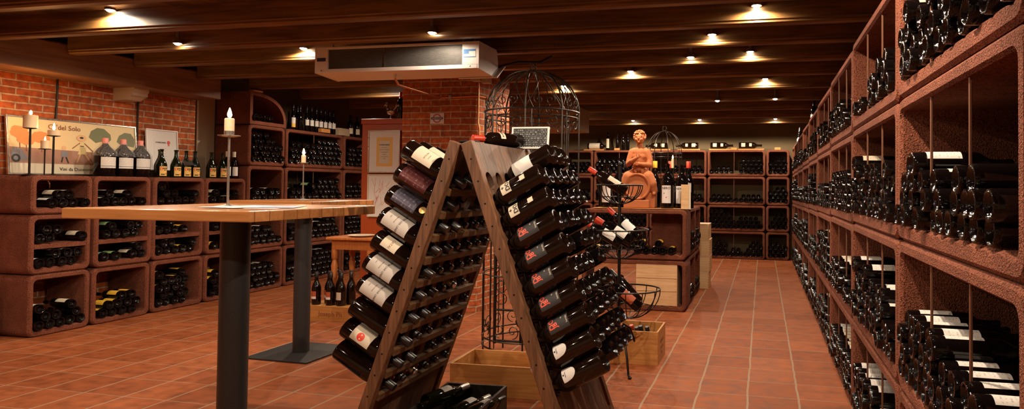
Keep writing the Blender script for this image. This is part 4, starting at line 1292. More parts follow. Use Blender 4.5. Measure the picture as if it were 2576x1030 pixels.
# squat green bottles with amber labels
def prof_squat(): return [(0, .02), (.03, .004), (.046, .001), (.049, .006), (.049, .115), (.046, .135), (.032, .170), (.020, .200), (.0155, .225), (.015, .262), (.019, .264), (.019, .278), (.0155, .280), (0, .280)]
sqm = MB().lathe(prof_squat(), 32).mesh('squat_glass', 'greenglass', True, .9)
sqy = [5.405, 5.47, 5.57, 5.69, 5.80, 5.885, 6.01, 6.155]
sqn = ['pair nearest the certificate, front one', 'behind the first of the row', 'second amber label of the row', 'with a grey tag on its neck', 'pair at the row middle, front one', 'pair at the row middle, rear one', 'in front of the beige pier', 'last one, behind the candlestick']
for k, y in enumerate(sqy):
    rear = k in (1, 5)
    o = link('squat_bottle', sqm); o.location = (-5.82 - (.09 if rear else 0), y, ZT); o.rotation_euler = (0, 0, PI / 2 - .3)
    tag(o, 'squat green bottle with amber label, ' + sqn[k], 'bottle', 'squat amber-labelled bottles on the low rack')
    band(.049, -.72, .72, .014, .108).obj('label', 'amber_label', o, True)
    ring_text('D', .040, 'red', o, .049, .082, .0012, -.36)
    ring_text('OMUS', .018, 'ink', o, .049, .088, .0012, .22)
    ring_text('vino', .015, 'ink', o, .049, .073, .0008, .25)
    band(.049, -.50, .20, .024, .034, t=.0012).obj('label_bar', 'ink', o, True)
    me = MB().lathe([(0, .0004), (.007, .0004), (.007, 0)], 12)
    for i, v in enumerate(me.v):
        a = v[0] / .049 + .45; rr_ = .049 + .0012 + v[2]; me.v[i] = (rr_ * math.sin(a), -rr_ * math.cos(a), .034 + v[1])
    me.obj('label_seal', 'red', o)
    if k == 3:
        mb = MB().box(-.045, .045, -.002, .002, -.03, .03); mb.xf(Matrix.Translation((0, -.040, .155)) @ Matrix.Rotation(-.7, 4, 'X')); mb.obj('neck_tag', 'steel', o)
uprm = {'b': MB().lathe(prof_bordeaux(.0375, .30), 28).mesh('upright_glass', 'glass', True, .9)}
BORD = uprm['b']
for k, y in enumerate((6.215, 6.315)):
    o = link('upright_bottle', BORD); o.location = (-5.81, y, ZT); o.rotation_euler = (0, 0, PI / 2 - .3)
    tag(o, ['cream-capped white-labelled bottle half hidden by the candlestick stem', 'cream-capped white-labelled bottle against the tall rack'][k], 'bottle', 'cream-capped bottles on the low rack')
    band(.0375, -.9, .9, .03, .13).obj('label', 'plain_white', o, True); link('capsule', capsule('creamcap', .0172, .30), o)
t = thing('stone_corbel', 'pale carved stone corbel under the header beam', 'corbel', (XL, 5.25, 2.165))
mb = MB().prism([(0, 0), (.25, 0), (.25, -.035), (.235, -.045), (.235, -.075), (.20, -.085), (.17, -.105), (.155, -.115), (0, -.125)], -.085, .075, 'y'); mb.obj('block', 'stone', t)
o = MB().tube([(XL + .012, 4.64, 2.16), (XL + .012, 4.64, 1.95), (XL + .012, 4.632, 1.75)], .008, 8).obj('wall_cable', 'cable', None, True); tag(o, 'thin black cable running down the brick wall behind the poster', 'cable')
o = MB().tube([(XL + .012, 5.42, 2.16), (XL + .012, 5.42, 1.34)], .009, 8).obj('wall_cable', 'cable', None, True); tag(o, 'black cable down the brick wall below the corbel', 'cable')

# price tag and bottles on the tall rack
o = MB().box(-5.73, -5.66, 6.42, 6.56, 2.302, 2.322, .003).obj('wooden_block', 'crate'); tag(o, 'small wooden block on top of the arched rack block', 'block')
o = MB().box(-5.72, -5.67, 7.62, 7.80, 1.934, 1.985, .002).obj('price_tag', 'crate'); tag(o, 'small orange wooden price tag before the white-labelled row', 'price tag')
ZTT = 1.932
upm2 = MB().lathe(prof_slim(), 24).mesh('slim_glass', 'glass', True, .9)
for k, y in enumerate((7.19, 7.32, 7.37, 7.446, 7.538, 7.633, 7.721, 7.811, 7.903, 7.988)):
    two = k < 3
    o = link('upright_bottle', upm2 if True else BORD); o.location = (-5.76 + (.0 if k != 2 else -.08), y, ZTT); o.rotation_euler = (0, 0, PI / 2 - .5)
    tag(o, f'slim dark bottle upright on tall rack, {ORD[k]} from the arched block' + (', yellow-green label' if two and k != 1 else ''), 'bottle', 'upright bottles on top of the tall rack')
    if k != 1:
        band(.030, -.9, .9, .075, .15).obj('label', 'white_label', o, True)
        if two: band(.030, -.9, .9, .03, .075).obj('lower_label', 'yellow_label', o, True)
    link('capsule', capsule('blackcap', .0155, .33), o)
for k, y in enumerate((8.37, 8.53)):
    o = link('upright_bottle', BORD); o.location = (-5.76, y, ZTT); o.rotation_euler = (0, 0, PI / 2 - .5)
    tag(o, ['dark bottle with cream label on the tall rack, away from the cabinet', 'dark bottle with cream label on the tall rack beside the orange cabinet'][k], 'bottle', 'pair of bottles by the cabinet')
    band(.0375, -.9, .9, .04, .12).obj('label', 'plain_cream', o, True); link('capsule', capsule('blackcap', .0172, .30), o)
o = MB().box(-6.05, -5.72, 8.06, 8.30, ZTT, ZTT + .10, .004).obj('carton', 'plaster'); tag(o, 'plain cardboard carton on the tall rack between the bottle groups', 'box')

# ================================================================== ORANGE CABINET, FRAMES, TABLE, CRATE
t = thing('tall_cabinet', 'tall burnt-orange cabinet standing against the brick pillar', 'cabinet', (-3.925, 6.55, 0))
MB().box(-.30, .35, -.20, .20, 0, 1.90, .006).obj('body', 'orange', t)
MB().box(-.31, .355, -.21, .20, 1.90, 1.958, .006).obj('cornice', 'orange', t)
for s, lab, z0, h_, mats in ((0, 'silver-framed certificate with orange mat hanging on the orange cabinet', 1.375, .455, [((.01, .37, .01, .445), 'plain_white'), ((.10, .29, .07, .38), 'amber_label'), ((.135, .255, .10, .345), 'plain_cream')]),
                             (1, 'framed faint red drawing hanging lower on the orange cabinet', .905, .455, [((.01, .37, .01, .445), 'plain_white')])):
    t = thing('framed_picture', lab, 'picture frame', (-4.135, 6.338, z0))
    FM = Matrix.Identity(4)
    d = fr(t, FM, .38, h_, 'steel' if s == 0 else 'plain_cream', mats)
    TMf = Matrix(((1, 0, 0, 0), (0, 0, -1, -d - .0006), (0, 1, 0, 0), (0, 0, 0, 1)))
    if s == 0:
        flat_text('OORKONDE', .021, 'ink', t, TMf @ Matrix.Translation((.195, .300, 0)), .0004)
        for k in range(6): flat_text(['wijn en spijs', 'proeven en schenken', 'met goed gevolg', 'afgelegd', 'in de wijnkelder', '1998'][k], .013, 'inkbrown', t, TMf @ Matrix.Translation((.195, .272 - .024 * k, 0)))
    else:
        rr = random.Random(4)
        for k in range(44):
            a = (.08 + rr.random() * .2, .10 + rr.random() * .25); b = (a[0] + rr.uniform(-.05, .05), a[1] + rr.uniform(-.05, .09))
            mb = MB().prism(strip(a, b, .0014 + .002 * rr.random()), 0, .0006, 'z'); mb.xf(TMf); mb.obj('brush_stroke', 'pinkcap' if k % 3 else 'posterorange', t)
# rooster and dark bottle on top
t = thing('rooster_figure', 'silver metal rooster figure on top of the orange cabinet', 'figurine', (-3.93, 6.42, 1.958))
MB().lathe([(0, 0), (.03, 0), (.03, .005), (.006, .010), (.005, .05), (0, .05)], 16).obj('base', 'steel', t, True)
mb = MB()
mb.ellipsoid((0, 0, .085), (.048, .026, .034), 16)
mb.ellipsoid((-.030, 0, .112), (.020, .017, .036), 12, Matrix.Rotation(-.5, 3, 'Y'))
mb.ellipsoid((-.050, 0, .152), (.017, .014, .018), 12)
mb.lathe([(.006, 0), (0, .02)], 8)
o = mb.obj('body', 'steel', t, True)
rm = o.modifiers.new('join', 'REMESH'); rm.mode = 'VOXEL'; rm.voxel_size = .004; rm.use_smooth_shade = True
MB().prism([(-.068, .150), (-.085, .145), (-.068, .158)], -.004, .004, 'y').obj('beak', 'gold', t)
MB().prism([(-.062, .165), (-.066, .185), (-.054, .176), (-.052, .190), (-.042, .178), (-.036, .186), (-.036, .165)], -.003, .003, 'y').obj('comb', 'steel', t)
for k in range(4):
    a = .5 + .28 * k
    MB().tube([(.035, 0, .10), (.06 + .012 * k, 0, .13 + .01 * k), (.066 + .016 * k, 0, .165 - .012 * k)], [.008, .008, .002], 8).obj('tail_feather', 'steel', t, True)
for x, lab in ((-3.84, 'tall black bottle with red capsule on the orange cabinet beside the rooster'), (-3.76, 'black bottle touching the pillar on top of the orange cabinet')):
    o = link('upright_bottle', BORD); o.location = (x, 6.47, 1.958); tag(o, lab, 'bottle'); link('capsule', capsule('redcap' if x < -3.8 else 'blackcap', .0172, .30), o)

t = thing('side_table', 'small orange wooden side table with turned legs before the cabinet', 'table', (-3.86, 5.80, 0))
MB().box(-.24, .26, -.20, .20, .715, .74, .006).obj('table_top', 'antique', t)
MB().box(-.20, .22, -.16, .16, .62, .714, .002).obj('apron', 'antique', t)
LEGP = [(0, 0), (.02, 0), (.026, .03), (.018, .06), (.022, .20), (.030, .26), (.018, .30), (.030, .33), (.022, .36), (.032, .46), (.018, .52), (.030, .54), (.030, .62), (0, .62)]
for x in (-.18, .20):
    for y in (-.14, .14):
        MB().lathe(LEGP, 20, x, y).obj('leg', 'antique', t, True)
o = MB().lathe([(0, 0), (.06, 0), (.12, .012), (.125, .018), (.06, .006), (0, .005)], 28).obj('plate', 'plain_cream', None, True); o.location = (-3.82, 5.76, .7405); tag(o, 'shallow cream plate on the small orange side table', 'plate')

def crate(name, label, x, y, rz_, w_, d_, h_, cat='crate', mat='crate', th=.012, z=0.0, base=True, grp=None):
    t = thing(name, label, cat, (x, y, z), rz_, grp)
    MB().box(-w_ / 2, w_ / 2, -d_ / 2, -d_ / 2 + th, 0, h_, .002).obj('side_board', mat, t)
    MB().box(-w_ / 2, w_ / 2, d_ / 2 - th, d_ / 2, 0, h_, .002).obj('side_board', mat, t)
    MB().box(-w_ / 2, -w_ / 2 + th, -d_ / 2 + th, d_ / 2 - th, 0, h_, .002).obj('end_board', mat, t)
    MB().box(w_ / 2 - th, w_ / 2, -d_ / 2 + th, d_ / 2 - th, 0, h_, .002).obj('end_board', mat, t)
    MB().box(-w_ / 2 + th, w_ / 2 - th, -d_ / 2 + th, d_ / 2 - th, 0.001, th).obj('bottom_board', mat, t)
    return t
t = crate('wine_crate', 'amber wooden case lettered in script, carrying bottles, before the side table', -3.86, 5.50, 0, .52, .34, .125)
MB().box(-.26, .26, -.17, .17, .1255, .134, .002).obj('lid', 'crate', t)
FT = Matrix(((1, 0, 0, 0), (0, 0, -1, -.1706), (0, 1, 0, 0), (0, 0, 0, 1)))
flat_text('Joseph Ph', .062, 'inkbrown', t, FT @ Matrix.Translation((.02, .065, 0)))
burg = MB().lathe(prof_burgundy(.041, .30), 28).mesh('upright_burgundy', 'brownglass', True, .9)
k = 0
for x, y, lb_, nm in ((-4.04, 5.40, 'rust_label', 'rust and white label, outermost front bottle on the case'), (-3.89, 5.40, 'rust_label', 'rust and white label, middle front bottle on the case'), (-3.78, 5.40, 'plain_cream', 'cream label, front bottle on the case'),
                   (-3.97, 5.49, 'rust_label', 'rust and white label, second row on the case'), (-3.85, 5.49, None, 'no visible label, second row on the case'), (-3.74, 5.49, None, 'cork showing, second row at the case end'), (-3.92, 5.58, None, 'no visible label, back row on the case'), (-3.80, 5.58, None, 'black capsule, back row on the case')):
    o = link('upright_bottle', burg); o.location = (x, y, .1345); o.rotation_euler = (0, 0, -.45)
    tag(o, 'dark wine bottle, ' + nm, 'bottle', 'bottles on the case before the side table')
    if lb_:
        band(.041, -1.0, 1.0, .055, .125).obj('label', lb_, o, True)
        if lb_ == 'rust_label': band(.041, -1.0, 1.0, .055, .077, t=.0012).obj('label_foot', 'plain_white', o, True)
    link('capsule', capsule('blackcap' if k % 2 else 'brass', .0172, .30, .05) if False else capsule('blackcap', .0172, .30, .05), o)
    k += 1

# ================================================================== PILLAR FITTINGS, COOLER
t = thing('enamel_sign', 'square white sign with red ring and blue bar on the brick pillar', 'sign', (-3.178, 6.036, 1.918))
MB().box(-.075, .075, -.006, 0, -.054, .054, .002).obj('plate', 'plain_white', t)
mb = MB(); n = 40; vs, fs = [], []
for i in range(n):
    a = 2 * PI * i / n
    for r_ in (.034, .046):
        for y in (-.0062, -.0085): vs.append((r_ * math.cos(a), y, r_ * math.sin(a)))
for i in range(n):
    b, c = 4 * i, 4 * ((i + 1) % n)
    fs += [(b + 1, c + 1, c + 3, b + 3), (b, b + 1, c + 1, c), (b + 2, c + 2, c + 3, b + 3)]
mb.add(vs, fs).obj('ring', 'enamelred', t)
MB().box(-.064, .064, -.0095, -.0062, -.011, .011).obj('bar', 'navy', t)
flat_text('UNDERGROUND', .014, 'plain_white', t, Matrix(((1, 0, 0, 0), (0, 0, -1, -.0098), (0, 1, 0, 0), (0, 0, 0, 1))), .0002)

o = MB().tube([(-2.748, 6.055, 2.27), (-2.748, 6.055, 1.95), (-2.746, 6.050, 1.86), (-2.735, 6.058, 1.82), (-2.735, 6.058, 1.60)], .009, 10).obj('copper_pipe', 'copper', None, True); tag(o, 'vertical copper pipe down the corner of the brick pillar', 'pipe')
t = thing('copper_pipe', 'bent copper drain pipe from the cooler along the pillar', 'pipe', (0, 0, 0))
MB().tube([(-2.86, 4.72, 2.140), (-2.86, 4.73, 2.09), (-2.862, 4.78, 2.055), (-2.90, 5.2, 2.06), (-3.13, 6.0, 2.118), (-3.10, 6.018, 2.122), (-2.79, 6.018, 2.130), (-2.735, 6.07, 2.133), (-2.68, 6.42, 2.14)], .0085, 10).obj('pipe', 'copper', t, True)
MB().lathe([(0, 0), (.014, 0), (.014, .03), (.018, .032), (.018, .045), (0, .045)], 16).xf(Matrix.Translation((-2.86, 4.72, 2.098))).obj('fitting', 'whitemetal', t, True)
MB().box(-3.045, -3.015, 6.005, 6.038, 2.108, 2.145, .004).obj('clip', 'steel', t)
t = thing('junction_box', 'small grey junction box at the top of the brick pillar', 'junction box', (-2.70, 6.02, 2.27))
MB().box(-.085, .01, -.06, .015, 0, .105, .006).obj('housing', 'stone', t)
MB().box(.012, .095, -.04, .03, -.02, .10, .008).obj('side_housing', 'stone', t)
MB().box(-.06, -.025, -.064, -.058, .05, .075).obj('socket_opening', 'cable', t)

t = thing('ceiling_cooler', 'long white air cooler with grey fin grille hanging from the ceiling', 'air conditioner', (-2.09, 4.60, 2.135))
Wc, Hc = 1.405, .205
ZC0 = .016
# casing: side profile with a slanted outlet at the back
prof = [(0, 0), (.30, -.022), (.46, .10), (.40, .115), (.36, Hc - .02), (.33, Hc), (0, Hc)]
def shellpart(poly, x0, x1, nm='casing', mt='whitemetal'): return MB().prism(poly, x0, x1, 'x').obj(nm, mt, t)
shellpart([(.02, 0.004), (.30, -.018), (.40, .07), (.36, Hc - .02), (.33, Hc - .003), (.02, Hc - .003)], -Wc + .01, -.01)
shellpart([(0, 0), (.30, -.022), (.38, .05), (.355, Hc - .02), (.33, Hc), (0, Hc)], -.010, .0, 'end_panel')
shellpart([(0, 0), (.30, -.022), (.38, .05), (.355, Hc - .02), (.33, Hc), (0, Hc)], -Wc, -Wc + .010, 'end_panel')
shellpart([(.28, -.024), (.46, .10), (.465, .094), (.29, -.030)], -.3, .03, 'outlet_flap')
MB().box(-Wc + .012, -.012, 0, .022, 0, .030, .003).obj('face_rail', 'whitemetal', t)
MB().box(-Wc + .012, -.012, 0, .022, Hc - .018, Hc, .003).obj('face_rail', 'whitemetal', t)
MB().box(-Wc + .010, -Wc + .115, 0, .022, .030, Hc - .018, .003).obj('face_panel', 'whitemetal', t)
MB().box(-.135, -.010, 0, .022, .030, Hc - .018, .003).obj('face_panel', 'whitemetal', t)
MB().box(-Wc + .115, -.135, .0145, .0195, .030, Hc - .018).obj('fin_grille', 'coil', t)
MB().box(-.80, -.794, .008, .014, .030, Hc - .018).obj('centre_bar', 'steel', t)
MB().box(-.122, -.024, -.002, -.0005, .085, .145).obj('sticker', 'plain_white', t)
MB().box(-.122, -.080, -.003, -.002, .110, .145).obj('sticker_print', 'blue', t)
MB().box(-.078, -.026, -.003, -.002, .130, .145).obj('sticker_print', 'blue', t)
MB().box(-.122, -.024, -.003, -.002, .085, .089).obj('sticker_print', 'blue', t)
MB().box(-Wc + .02, -Wc + .098, -.002, -.0005, .092, .120).obj('sticker', 'navy', t)
for x in (-Wc + .06, -.07):
    MB().lathe([(0, -.003), (.006, -.002), (.006, 0)], 10).xf(Matrix.Translation((x, 0, .018)) @ Matrix.Rotation(PI / 2, 4, 'X').inverted()).obj('screw', 'steel', t)
for x in (-Wc + .12, -.16):
    MB().tube([(x, .06, Hc), (x, .06, ZC - 2.135)], .005, 8).obj('hanger_rod', 'steel', t, True)
    MB().tube([(x, .28, Hc), (x, .28, ZC - 2.135)], .005, 8).obj('hanger_rod', 'steel', t, True)
o = MB().tube([(-2.10, 4.98, 2.21), (-1.95, 5.05, 2.26), (-1.80, 5.15, 2.27), (-1.72, 5.22, 2.33)], .010, 8).obj('cooler_cable', 'cable', None, True); tag(o, 'black cable bundle leaving the cooler towards the beams', 'cable')

# ================================================================== WROUGHT-IRON DOME CAGES
def scroll(c, r, turns, a0, sgn, M, th=.003, n=26):
    pts = []
    for k in range(n + 1):
        q = k / n
        a = a0 + sgn * turns * 2 * PI * q
        rr = r * (1 - .78 * q)
        pts.append(M @ Vector((c[0] + rr * math.cos(a), 0, c[1] + rr * math.sin(a))))
    return MB().tube(pts, th, 6)
def iron_cage(name, label, x, y, zbase, zring, ztop, R, nr=8, foot=0.0, legs_to=0.0, phase=.2, rings=(), thick=.0065, big=True):
    t = thing(name, label, 'iron cage', (x, y, zbase))
    zr, zt = zring - zbase, ztop - zbase
    H = zt - zr - .05
    # dome ribs (pairs)
    for k in range(nr):
        a = phase + 2 * PI * k / nr
        pts = []
        for j in range(15):
            q = j / 14 * PI / 2
            pts.append((R * math.cos(q) ** .9 * math.cos(a) if j < 14 else 0, R * math.cos(q) ** .9 * math.sin(a) if j < 14 else 0, zr + H * math.sin(q)))
        MB().tube(pts, thick, 7).obj('dome_rib', 'iron', t, True)
        if big:
            # thin inner bow between the ribs, curling outwards at the foot
            for sg in (-1, 1):
                pts = []
                for j in range(15):
                    q = j / 14
                    aa = a + sg * (PI / nr) * .92 * math.sin(PI * min(1, q * 1.0)) * (1 - q * .35)
                    el = (1 - q) * PI / 2 * .98 + .02
                    rr = R * .985 * math.cos(el) ** .9
                    pts.append((rr * math.cos(aa), rr * math.sin(aa), zr + H * .99 * math.sin(el)))
                MB().tube(pts, thick * .55, 6).obj('dome_bow', 'iron', t, True)
            Mx = Matrix.Translation((0, 0, zr)) @ Matrix.Rotation(a + PI / nr, 4, 'Z') @ Matrix.Translation((R * .965, 0, 0)) @ Matrix.Rotation(PI / 2, 4, 'Z')
            for sg in (-1, 1):
                scroll((sg * .042, .062), .040, 1.3, PI / 2 if sg > 0 else PI / 2, -sg, Mx, .0032).obj('scroll', 'iron', t, True)
    # rings
    for zz, rr, th in ((zr, R, thick * 1.1), (zr - .042, R * .985, thick * .8)) + tuple(rings):
        pts = [(rr * math.cos(2 * PI * k / 48), rr * math.sin(2 * PI * k / 48), zz) for k in range(48)]
        MB().tube(pts, th, 7, True).obj('ring', 'iron', t, True)
    # top loop
    pts = [(.0, .024 * math.cos(2 * PI * k / 20), zt - .022 + .028 * math.sin(2 * PI * k / 20)) for k in range(20)]
    MB().xf(Matrix.Identity(4)).tube([(Matrix.Rotation(1.2, 3, 'Z') @ Vector(p)) for p in pts], thick * .9, 7, True).obj('top_loop', 'iron', t, True)
    MB().ellipsoid((0, 0, zr + H + .004), (.014, .014, .012), 12).obj('knob', 'iron', t, True)
    # legs
    for k in range(nr):
        a = phase + 2 * PI * k / nr
        c, s = math.cos(a), math.sin(a)
        if legs_to < zr:
            MB().tube([(R * c, R * s, zr), (R * c, R * s, legs_to)], thick * .95, 7).obj('leg', 'iron', t, True)
            if big:
                a2 = a + .13
                MB().tube([(R * math.cos(a2), R * math.sin(a2), zr), (R * math.cos(a2), R * math.sin(a2), legs_to + .12)], thick * .6, 6).obj('thin_bar', 'iron', t, True)
    return t
GX, GY, GR = -1.665, 4.62, .345
t = iron_cage('iron_cage_stand', 'tall wrought-iron cage stand with open dome behind the riddling rack', GX, GY, 0, 1.79, 2.15, GR, 8, rings=((.17, GR, .006), (.11, GR, .006), (.62, GR, .005), (1.15, GR, .006)))
for k in range(8):
    a = .2 + 2 * PI * (k + .5) / 8
    Mx = Matrix.Translation((0, 0, .17)) @ Matrix.Rotation(a, 4, 'Z') @ Matrix.Translation((GR * .93, 0, 0)) @ Matrix.Rotation(PI / 2, 4, 'Z')
    for sg in (-1, 1):
        scroll((sg * .055, .075), .05, 1.2, -PI / 2, sg, Mx, .0035).obj('scroll', 'iron', t, True)
    Mx = Matrix.Translation((0, 0, 1.79 - .15)) @ Matrix.Rotation(a, 4, 'Z') @ Matrix.Translation((GR * .93, 0, 0)) @ Matrix.Rotation(PI / 2, 4, 'Z')
    for sg in (-1, 1):
        scroll((sg * .055, .06), .05, 1.1, PI / 2, -sg, Mx, .0035).obj('scroll', 'iron', t, True)
# rings that hold bottles in the cage's wine ladder
for k in range(4):
    for sg in (0, 1):
        c = (-.16 + .10 * sg, -.16, .44 + .085 * k)
        MB().tube([(c[0] + .040 * math.cos(2 * PI * j / 20), c[1], c[2] + .040 * math.sin(2 * PI * j / 20)) for j in range(20)], .003, 6, True).obj('bottle_ring', 'blackiron', t, True)
MB().tube([(-.21, -.16, .12), (-.21, -.16, 1.15)], .012, 8).obj('ladder_post', 'blackiron', t, True)
MB().tube([(-.01, -.16, .12), (-.01, -.16, 1.15)], .012, 8).obj('ladder_post', 'blackiron', t, True)
for zz in (.14, .36, .80, 1.14):
    MB().tube([(-.21, -.16, zz), (-.01, -.16, zz)], .008, 8).obj('ladder_rung', 'blackiron', t, True)
# shelf plates inside the cage with a candle and small box above the rack
MB().lathe([(0, 1.150), (GR * .96, 1.150), (GR * .96, 1.156), (0, 1.156)], 40).obj('shelf_plate', 'iron', t, True)
o = link('upright_bottle', BORD); o.location = (GX + .12, GY - .1, 1.157); tag(o, 'black bottle upright inside the tall wrought-iron cage stand', 'bottle'); link('capsule', capsule('blackcap', .0172, .30), o)
t = thing('parchment_lamp', 'small glowing parchment box light inside the iron cage', 'lamp', (GX - .05, GY + .12, 1.157))
MB().box(-.05, .05, -.05, .05, 0, .012, .002).obj('base', 'blackiron', t)
MB().box(-.045, .045, -.045, .045, .012, .16, .003).obj('shade', 'plain_cream', t)
for i, (x, lab) in enumerate(((GX + .23, 'small framed card inside the iron cage on its shelf'), (GX + .14, 'second small framed card inside the iron cage'))):
    t = thing('framed_card', lab, 'picture frame', (x, GY - .16 + .1 * i, 1.157), .2)
    for b in ((-.045, .045, 0, .010), (-.045, .045, .12, .13), (-.045, -.036, .01, .12), (.036, .045, .01, .12)):
        MB().box(b[0], b[1], -.006, .006, b[2], b[3], .001).obj('frame', 'pine', t)
    MB().box(-.036, .036, -.001, .003, .01, .12).obj('card', 'ink', t)

# ================================================================== THREE-BASKET STAND
BXx, BY = -.962, 4.45
t = thing('basket_stand', 'black iron stand with three wire baskets of bottles beside the riddling rack', 'basket stand', (BXx, BY, 0))
MB().tube([(0, 0, .10), (0, 0, 1.40)], .011, 10).obj('pole', 'blackiron', t, True)
MB().ellipsoid((0, 0, 1.405), (.016, .016, .018), 12).obj('finial', 'blackiron', t, True)
for k in range(3):
    a = -1.05 + k * 2 * PI / 3
    c, s = math.cos(a), math.sin(a)
    MB().tube([(0, 0, .24), (.05 * c, .05 * s, .30), (.12 * c, .12 * s, .26), (.19 * c, .19 * s, .12), (.22 * c, .22 * s, .02), (.25 * c, .25 * s, .008)], .008, 8).obj('leg', 'blackiron', t, True)
    MB().ellipsoid((.25 * c, .25 * s, .009), (.014, .014, .009), 10).obj('foot', 'blackiron', t, True)
def basket(zr, R, dep, ox=0.0, oy=0.0):
    b = MB().tube([(ox + R * math.cos(2 * PI * k / 40), oy + R * math.sin(2 * PI * k / 40), zr) for k in range(40)], .0055, 7, True).obj('basket_rim', 'blackiron', t, True)
    for k in range(12):
        a = 2 * PI * k / 12 + .1
        pts = []
        for j in range(9):
            q = j / 8 * PI / 2
            pts.append((ox + R * math.cos(q) * math.cos(a), oy + R * math.cos(q) * math.sin(a), zr - dep * math.sin(q)))
        MB().tube(pts, .0035, 5).obj('basket_wire', 'blackiron', b, True)
    MB().tube([(ox + R * .78 * math.cos(2 * PI * k / 32), oy + R * .78 * math.sin(2 * PI * k / 32), zr - dep * .62) for k in range(32)], .003, 5, True).obj('basket_hoop', 'blackiron', b, True)
basket(1.262, .158, .13); basket(.957, .20, .20); basket(.552, .215, .20, .07)
def loose(name, mesh, base, axis, lab, label, cat, group, R=.038, L=.30, cap='redcap', lbl=None, lz=(.06, .15)):
    o = link(name, mesh); o.matrix_world = axis_matrix(base, axis, lab); tag(o, label, cat, group)
    link('capsule', capsule(cap, .0172 if R < .05 else .0205, L), o)
    if lbl: band(R, -.85, .85, lz[0], lz[1]).obj('label', lbl, o, True)
    return o
# px axes: necks up to the viewer's left, bases down in the baskets
gB = 'bottles lying in the middle wire basket'
loose('basket_bottle', BG['brown'], (BXx + .055, BY - .06, 1.215), (-.80, -.10, .50), (.2, -.4, .9), 'dark bottle with maroon capsule tilted in the top wire basket', 'wine bottle', None, cap='wax_maroon' if False else 'redcap', lbl='cream_label')
loose('basket_bottle', BG['dark'], (BXx + .035, BY - .10, .862), (-.80, -.12, .50), (-.1, -.7, .7), 'lowest red-capped bottle in the middle wire basket', 'wine bottle', gB, lbl='white_label')
loose('basket_bottle', BG['dark'], (BXx + .075, BY + .03, .850), (-.72, -.1, .50), (-.1, -.7, .7), 'red-capped bottle second in the middle wire basket', 'wine bottle', gB, lbl='white_label')
loose('basket_bottle', BG['dark'], (BXx + .105, BY - .055, .875), (-.74, -.02, .46), (-.1, -.7, .7), 'red-capped bottle third in the middle wire basket', 'wine bottle', gB, lbl='white_label')
loose('basket_bottle', BG['dark'], (BXx + .135, BY + .02, .905), (-.62, .1, .52), (-.1, -.8, .5), 'steepest bottle with broad grey-white label in the middle wire basket', 'wine bottle', gB, lbl='plain_white')
gL = 'bottles lying in the lowest wire basket'
loose('basket_bottle', BG['dark'], (BXx + .16, BY - .08, .44), (-.72, -.1, .60), (-.1, -.8, .6), 'bottle with orange and white label in the lowest wire basket', 'wine bottle', gL, cap='blackcap', lbl='rust_label')
loose('basket_bottle', BG['brown'], (BXx + .13, BY + .06, .45), (-.65, .05, .66), (-.1, -.8, .6), 'plain dark bottle behind the orange-labelled one in the lowest basket', 'wine bottle', gL, cap='blackcap')

# ================================================================== ISLAND OF RACK BLOCKS
IG = 'clay rack blocks of the middle island'
for ti, z in enumerate((0, .515)):
    block('B', -1.83, z, 6.62, 1.095, .512, .36, f'clay island block facing the viewer, {"lower, holding a pine case" if ti == 0 else "upper, holding yellow-labelled bottles"}', IG, wall=.045)
    for q, y0 in enumerate((7.00, 7.62)):
        me = get_unit(.60, .508, .40, wall=.045, pitch=.086)
        o = link('clay_rack_block', me)
        M = Matrix.Rotation(PI / 2, 4, 'Z'); M.translation = Vector((-.755, y0, z)); o.matrix_world = M
        tag(o, f'clay island block turned to the aisle, {"lower" if ti == 0 else "upper"}, {"near" if q == 0 else "far"} one', 'wine rack', IG)
ym = {(1, 3): YL}
pile('B', -1.83, .515, 6.62, 1.095, [[0, 1, 2, 6, 7, 8, 9, 10], [6, 8]], 'upper island block', 'bottles in the island block facing the viewer', labels={(0, 8): YL, (0, 10): YL, (1, 6): YL, (1, 8): YL, (0, 1): YL}, z0=.056, wall=.045)
pile('B', -1.83, 0, 6.62, 1.095, [[0, 1, 2, 3, 4], [0, 1, 2, 3, 4], [0, 1, 2, 3, 4], [1, 2, 3]], 'lower island block', 'bottles beside the pine case', labels={(3, 1): WL, (2, 3): WL}, z0=.056, wall=.045)
for q, y0 in enumerate((7.00, 7.62)):
    for z, rows in ((.515, [[0, 1, 2, 3, 4], [0, 1, 2, 3, 4], [0, 1, 2]]), (0, [[0, 1, 2, 3, 4], [0, 1, 2]])):
        nb, x0 = slots(.60, .045, .086)
        for ri, row in enumerate(rows):
            for s in row:
                W = Matrix.Translation((-.745 + random.uniform(0, .02), y0 + x0 + (s + (.5 if ri % 2 else 0)) * .086, z + .092 + ri * .067)) @ Matrix.Rotation(-PI / 2, 4, 'Y')
                o = link('aisle_bottle', BG['dark']); o.matrix_world = W
                tag(o, f'black bottle {ORD[s]} in {ROWN[ri]} row, {"upper" if z else "lower"} {"near" if q == 0 else "far"} island block facing the aisle', 'wine bottle', 'bottles in the island blocks facing the aisle')
# pine case inside the lower block
t = crate('pine_case', 'pale pine case of three boards inside the lower island block', -1.045, 6.79, 0, .42, .33, .40, mat='pine', z=.056)
MB().box(-.21, .21, -.165, .165, .4005, .412, .002).obj('lid', 'pine', t)
for z in (.14, .27): MB().box(-.205, .205, -.1665, -.1652, z, z + .004).obj('board_joint', 'inkbrown', t)

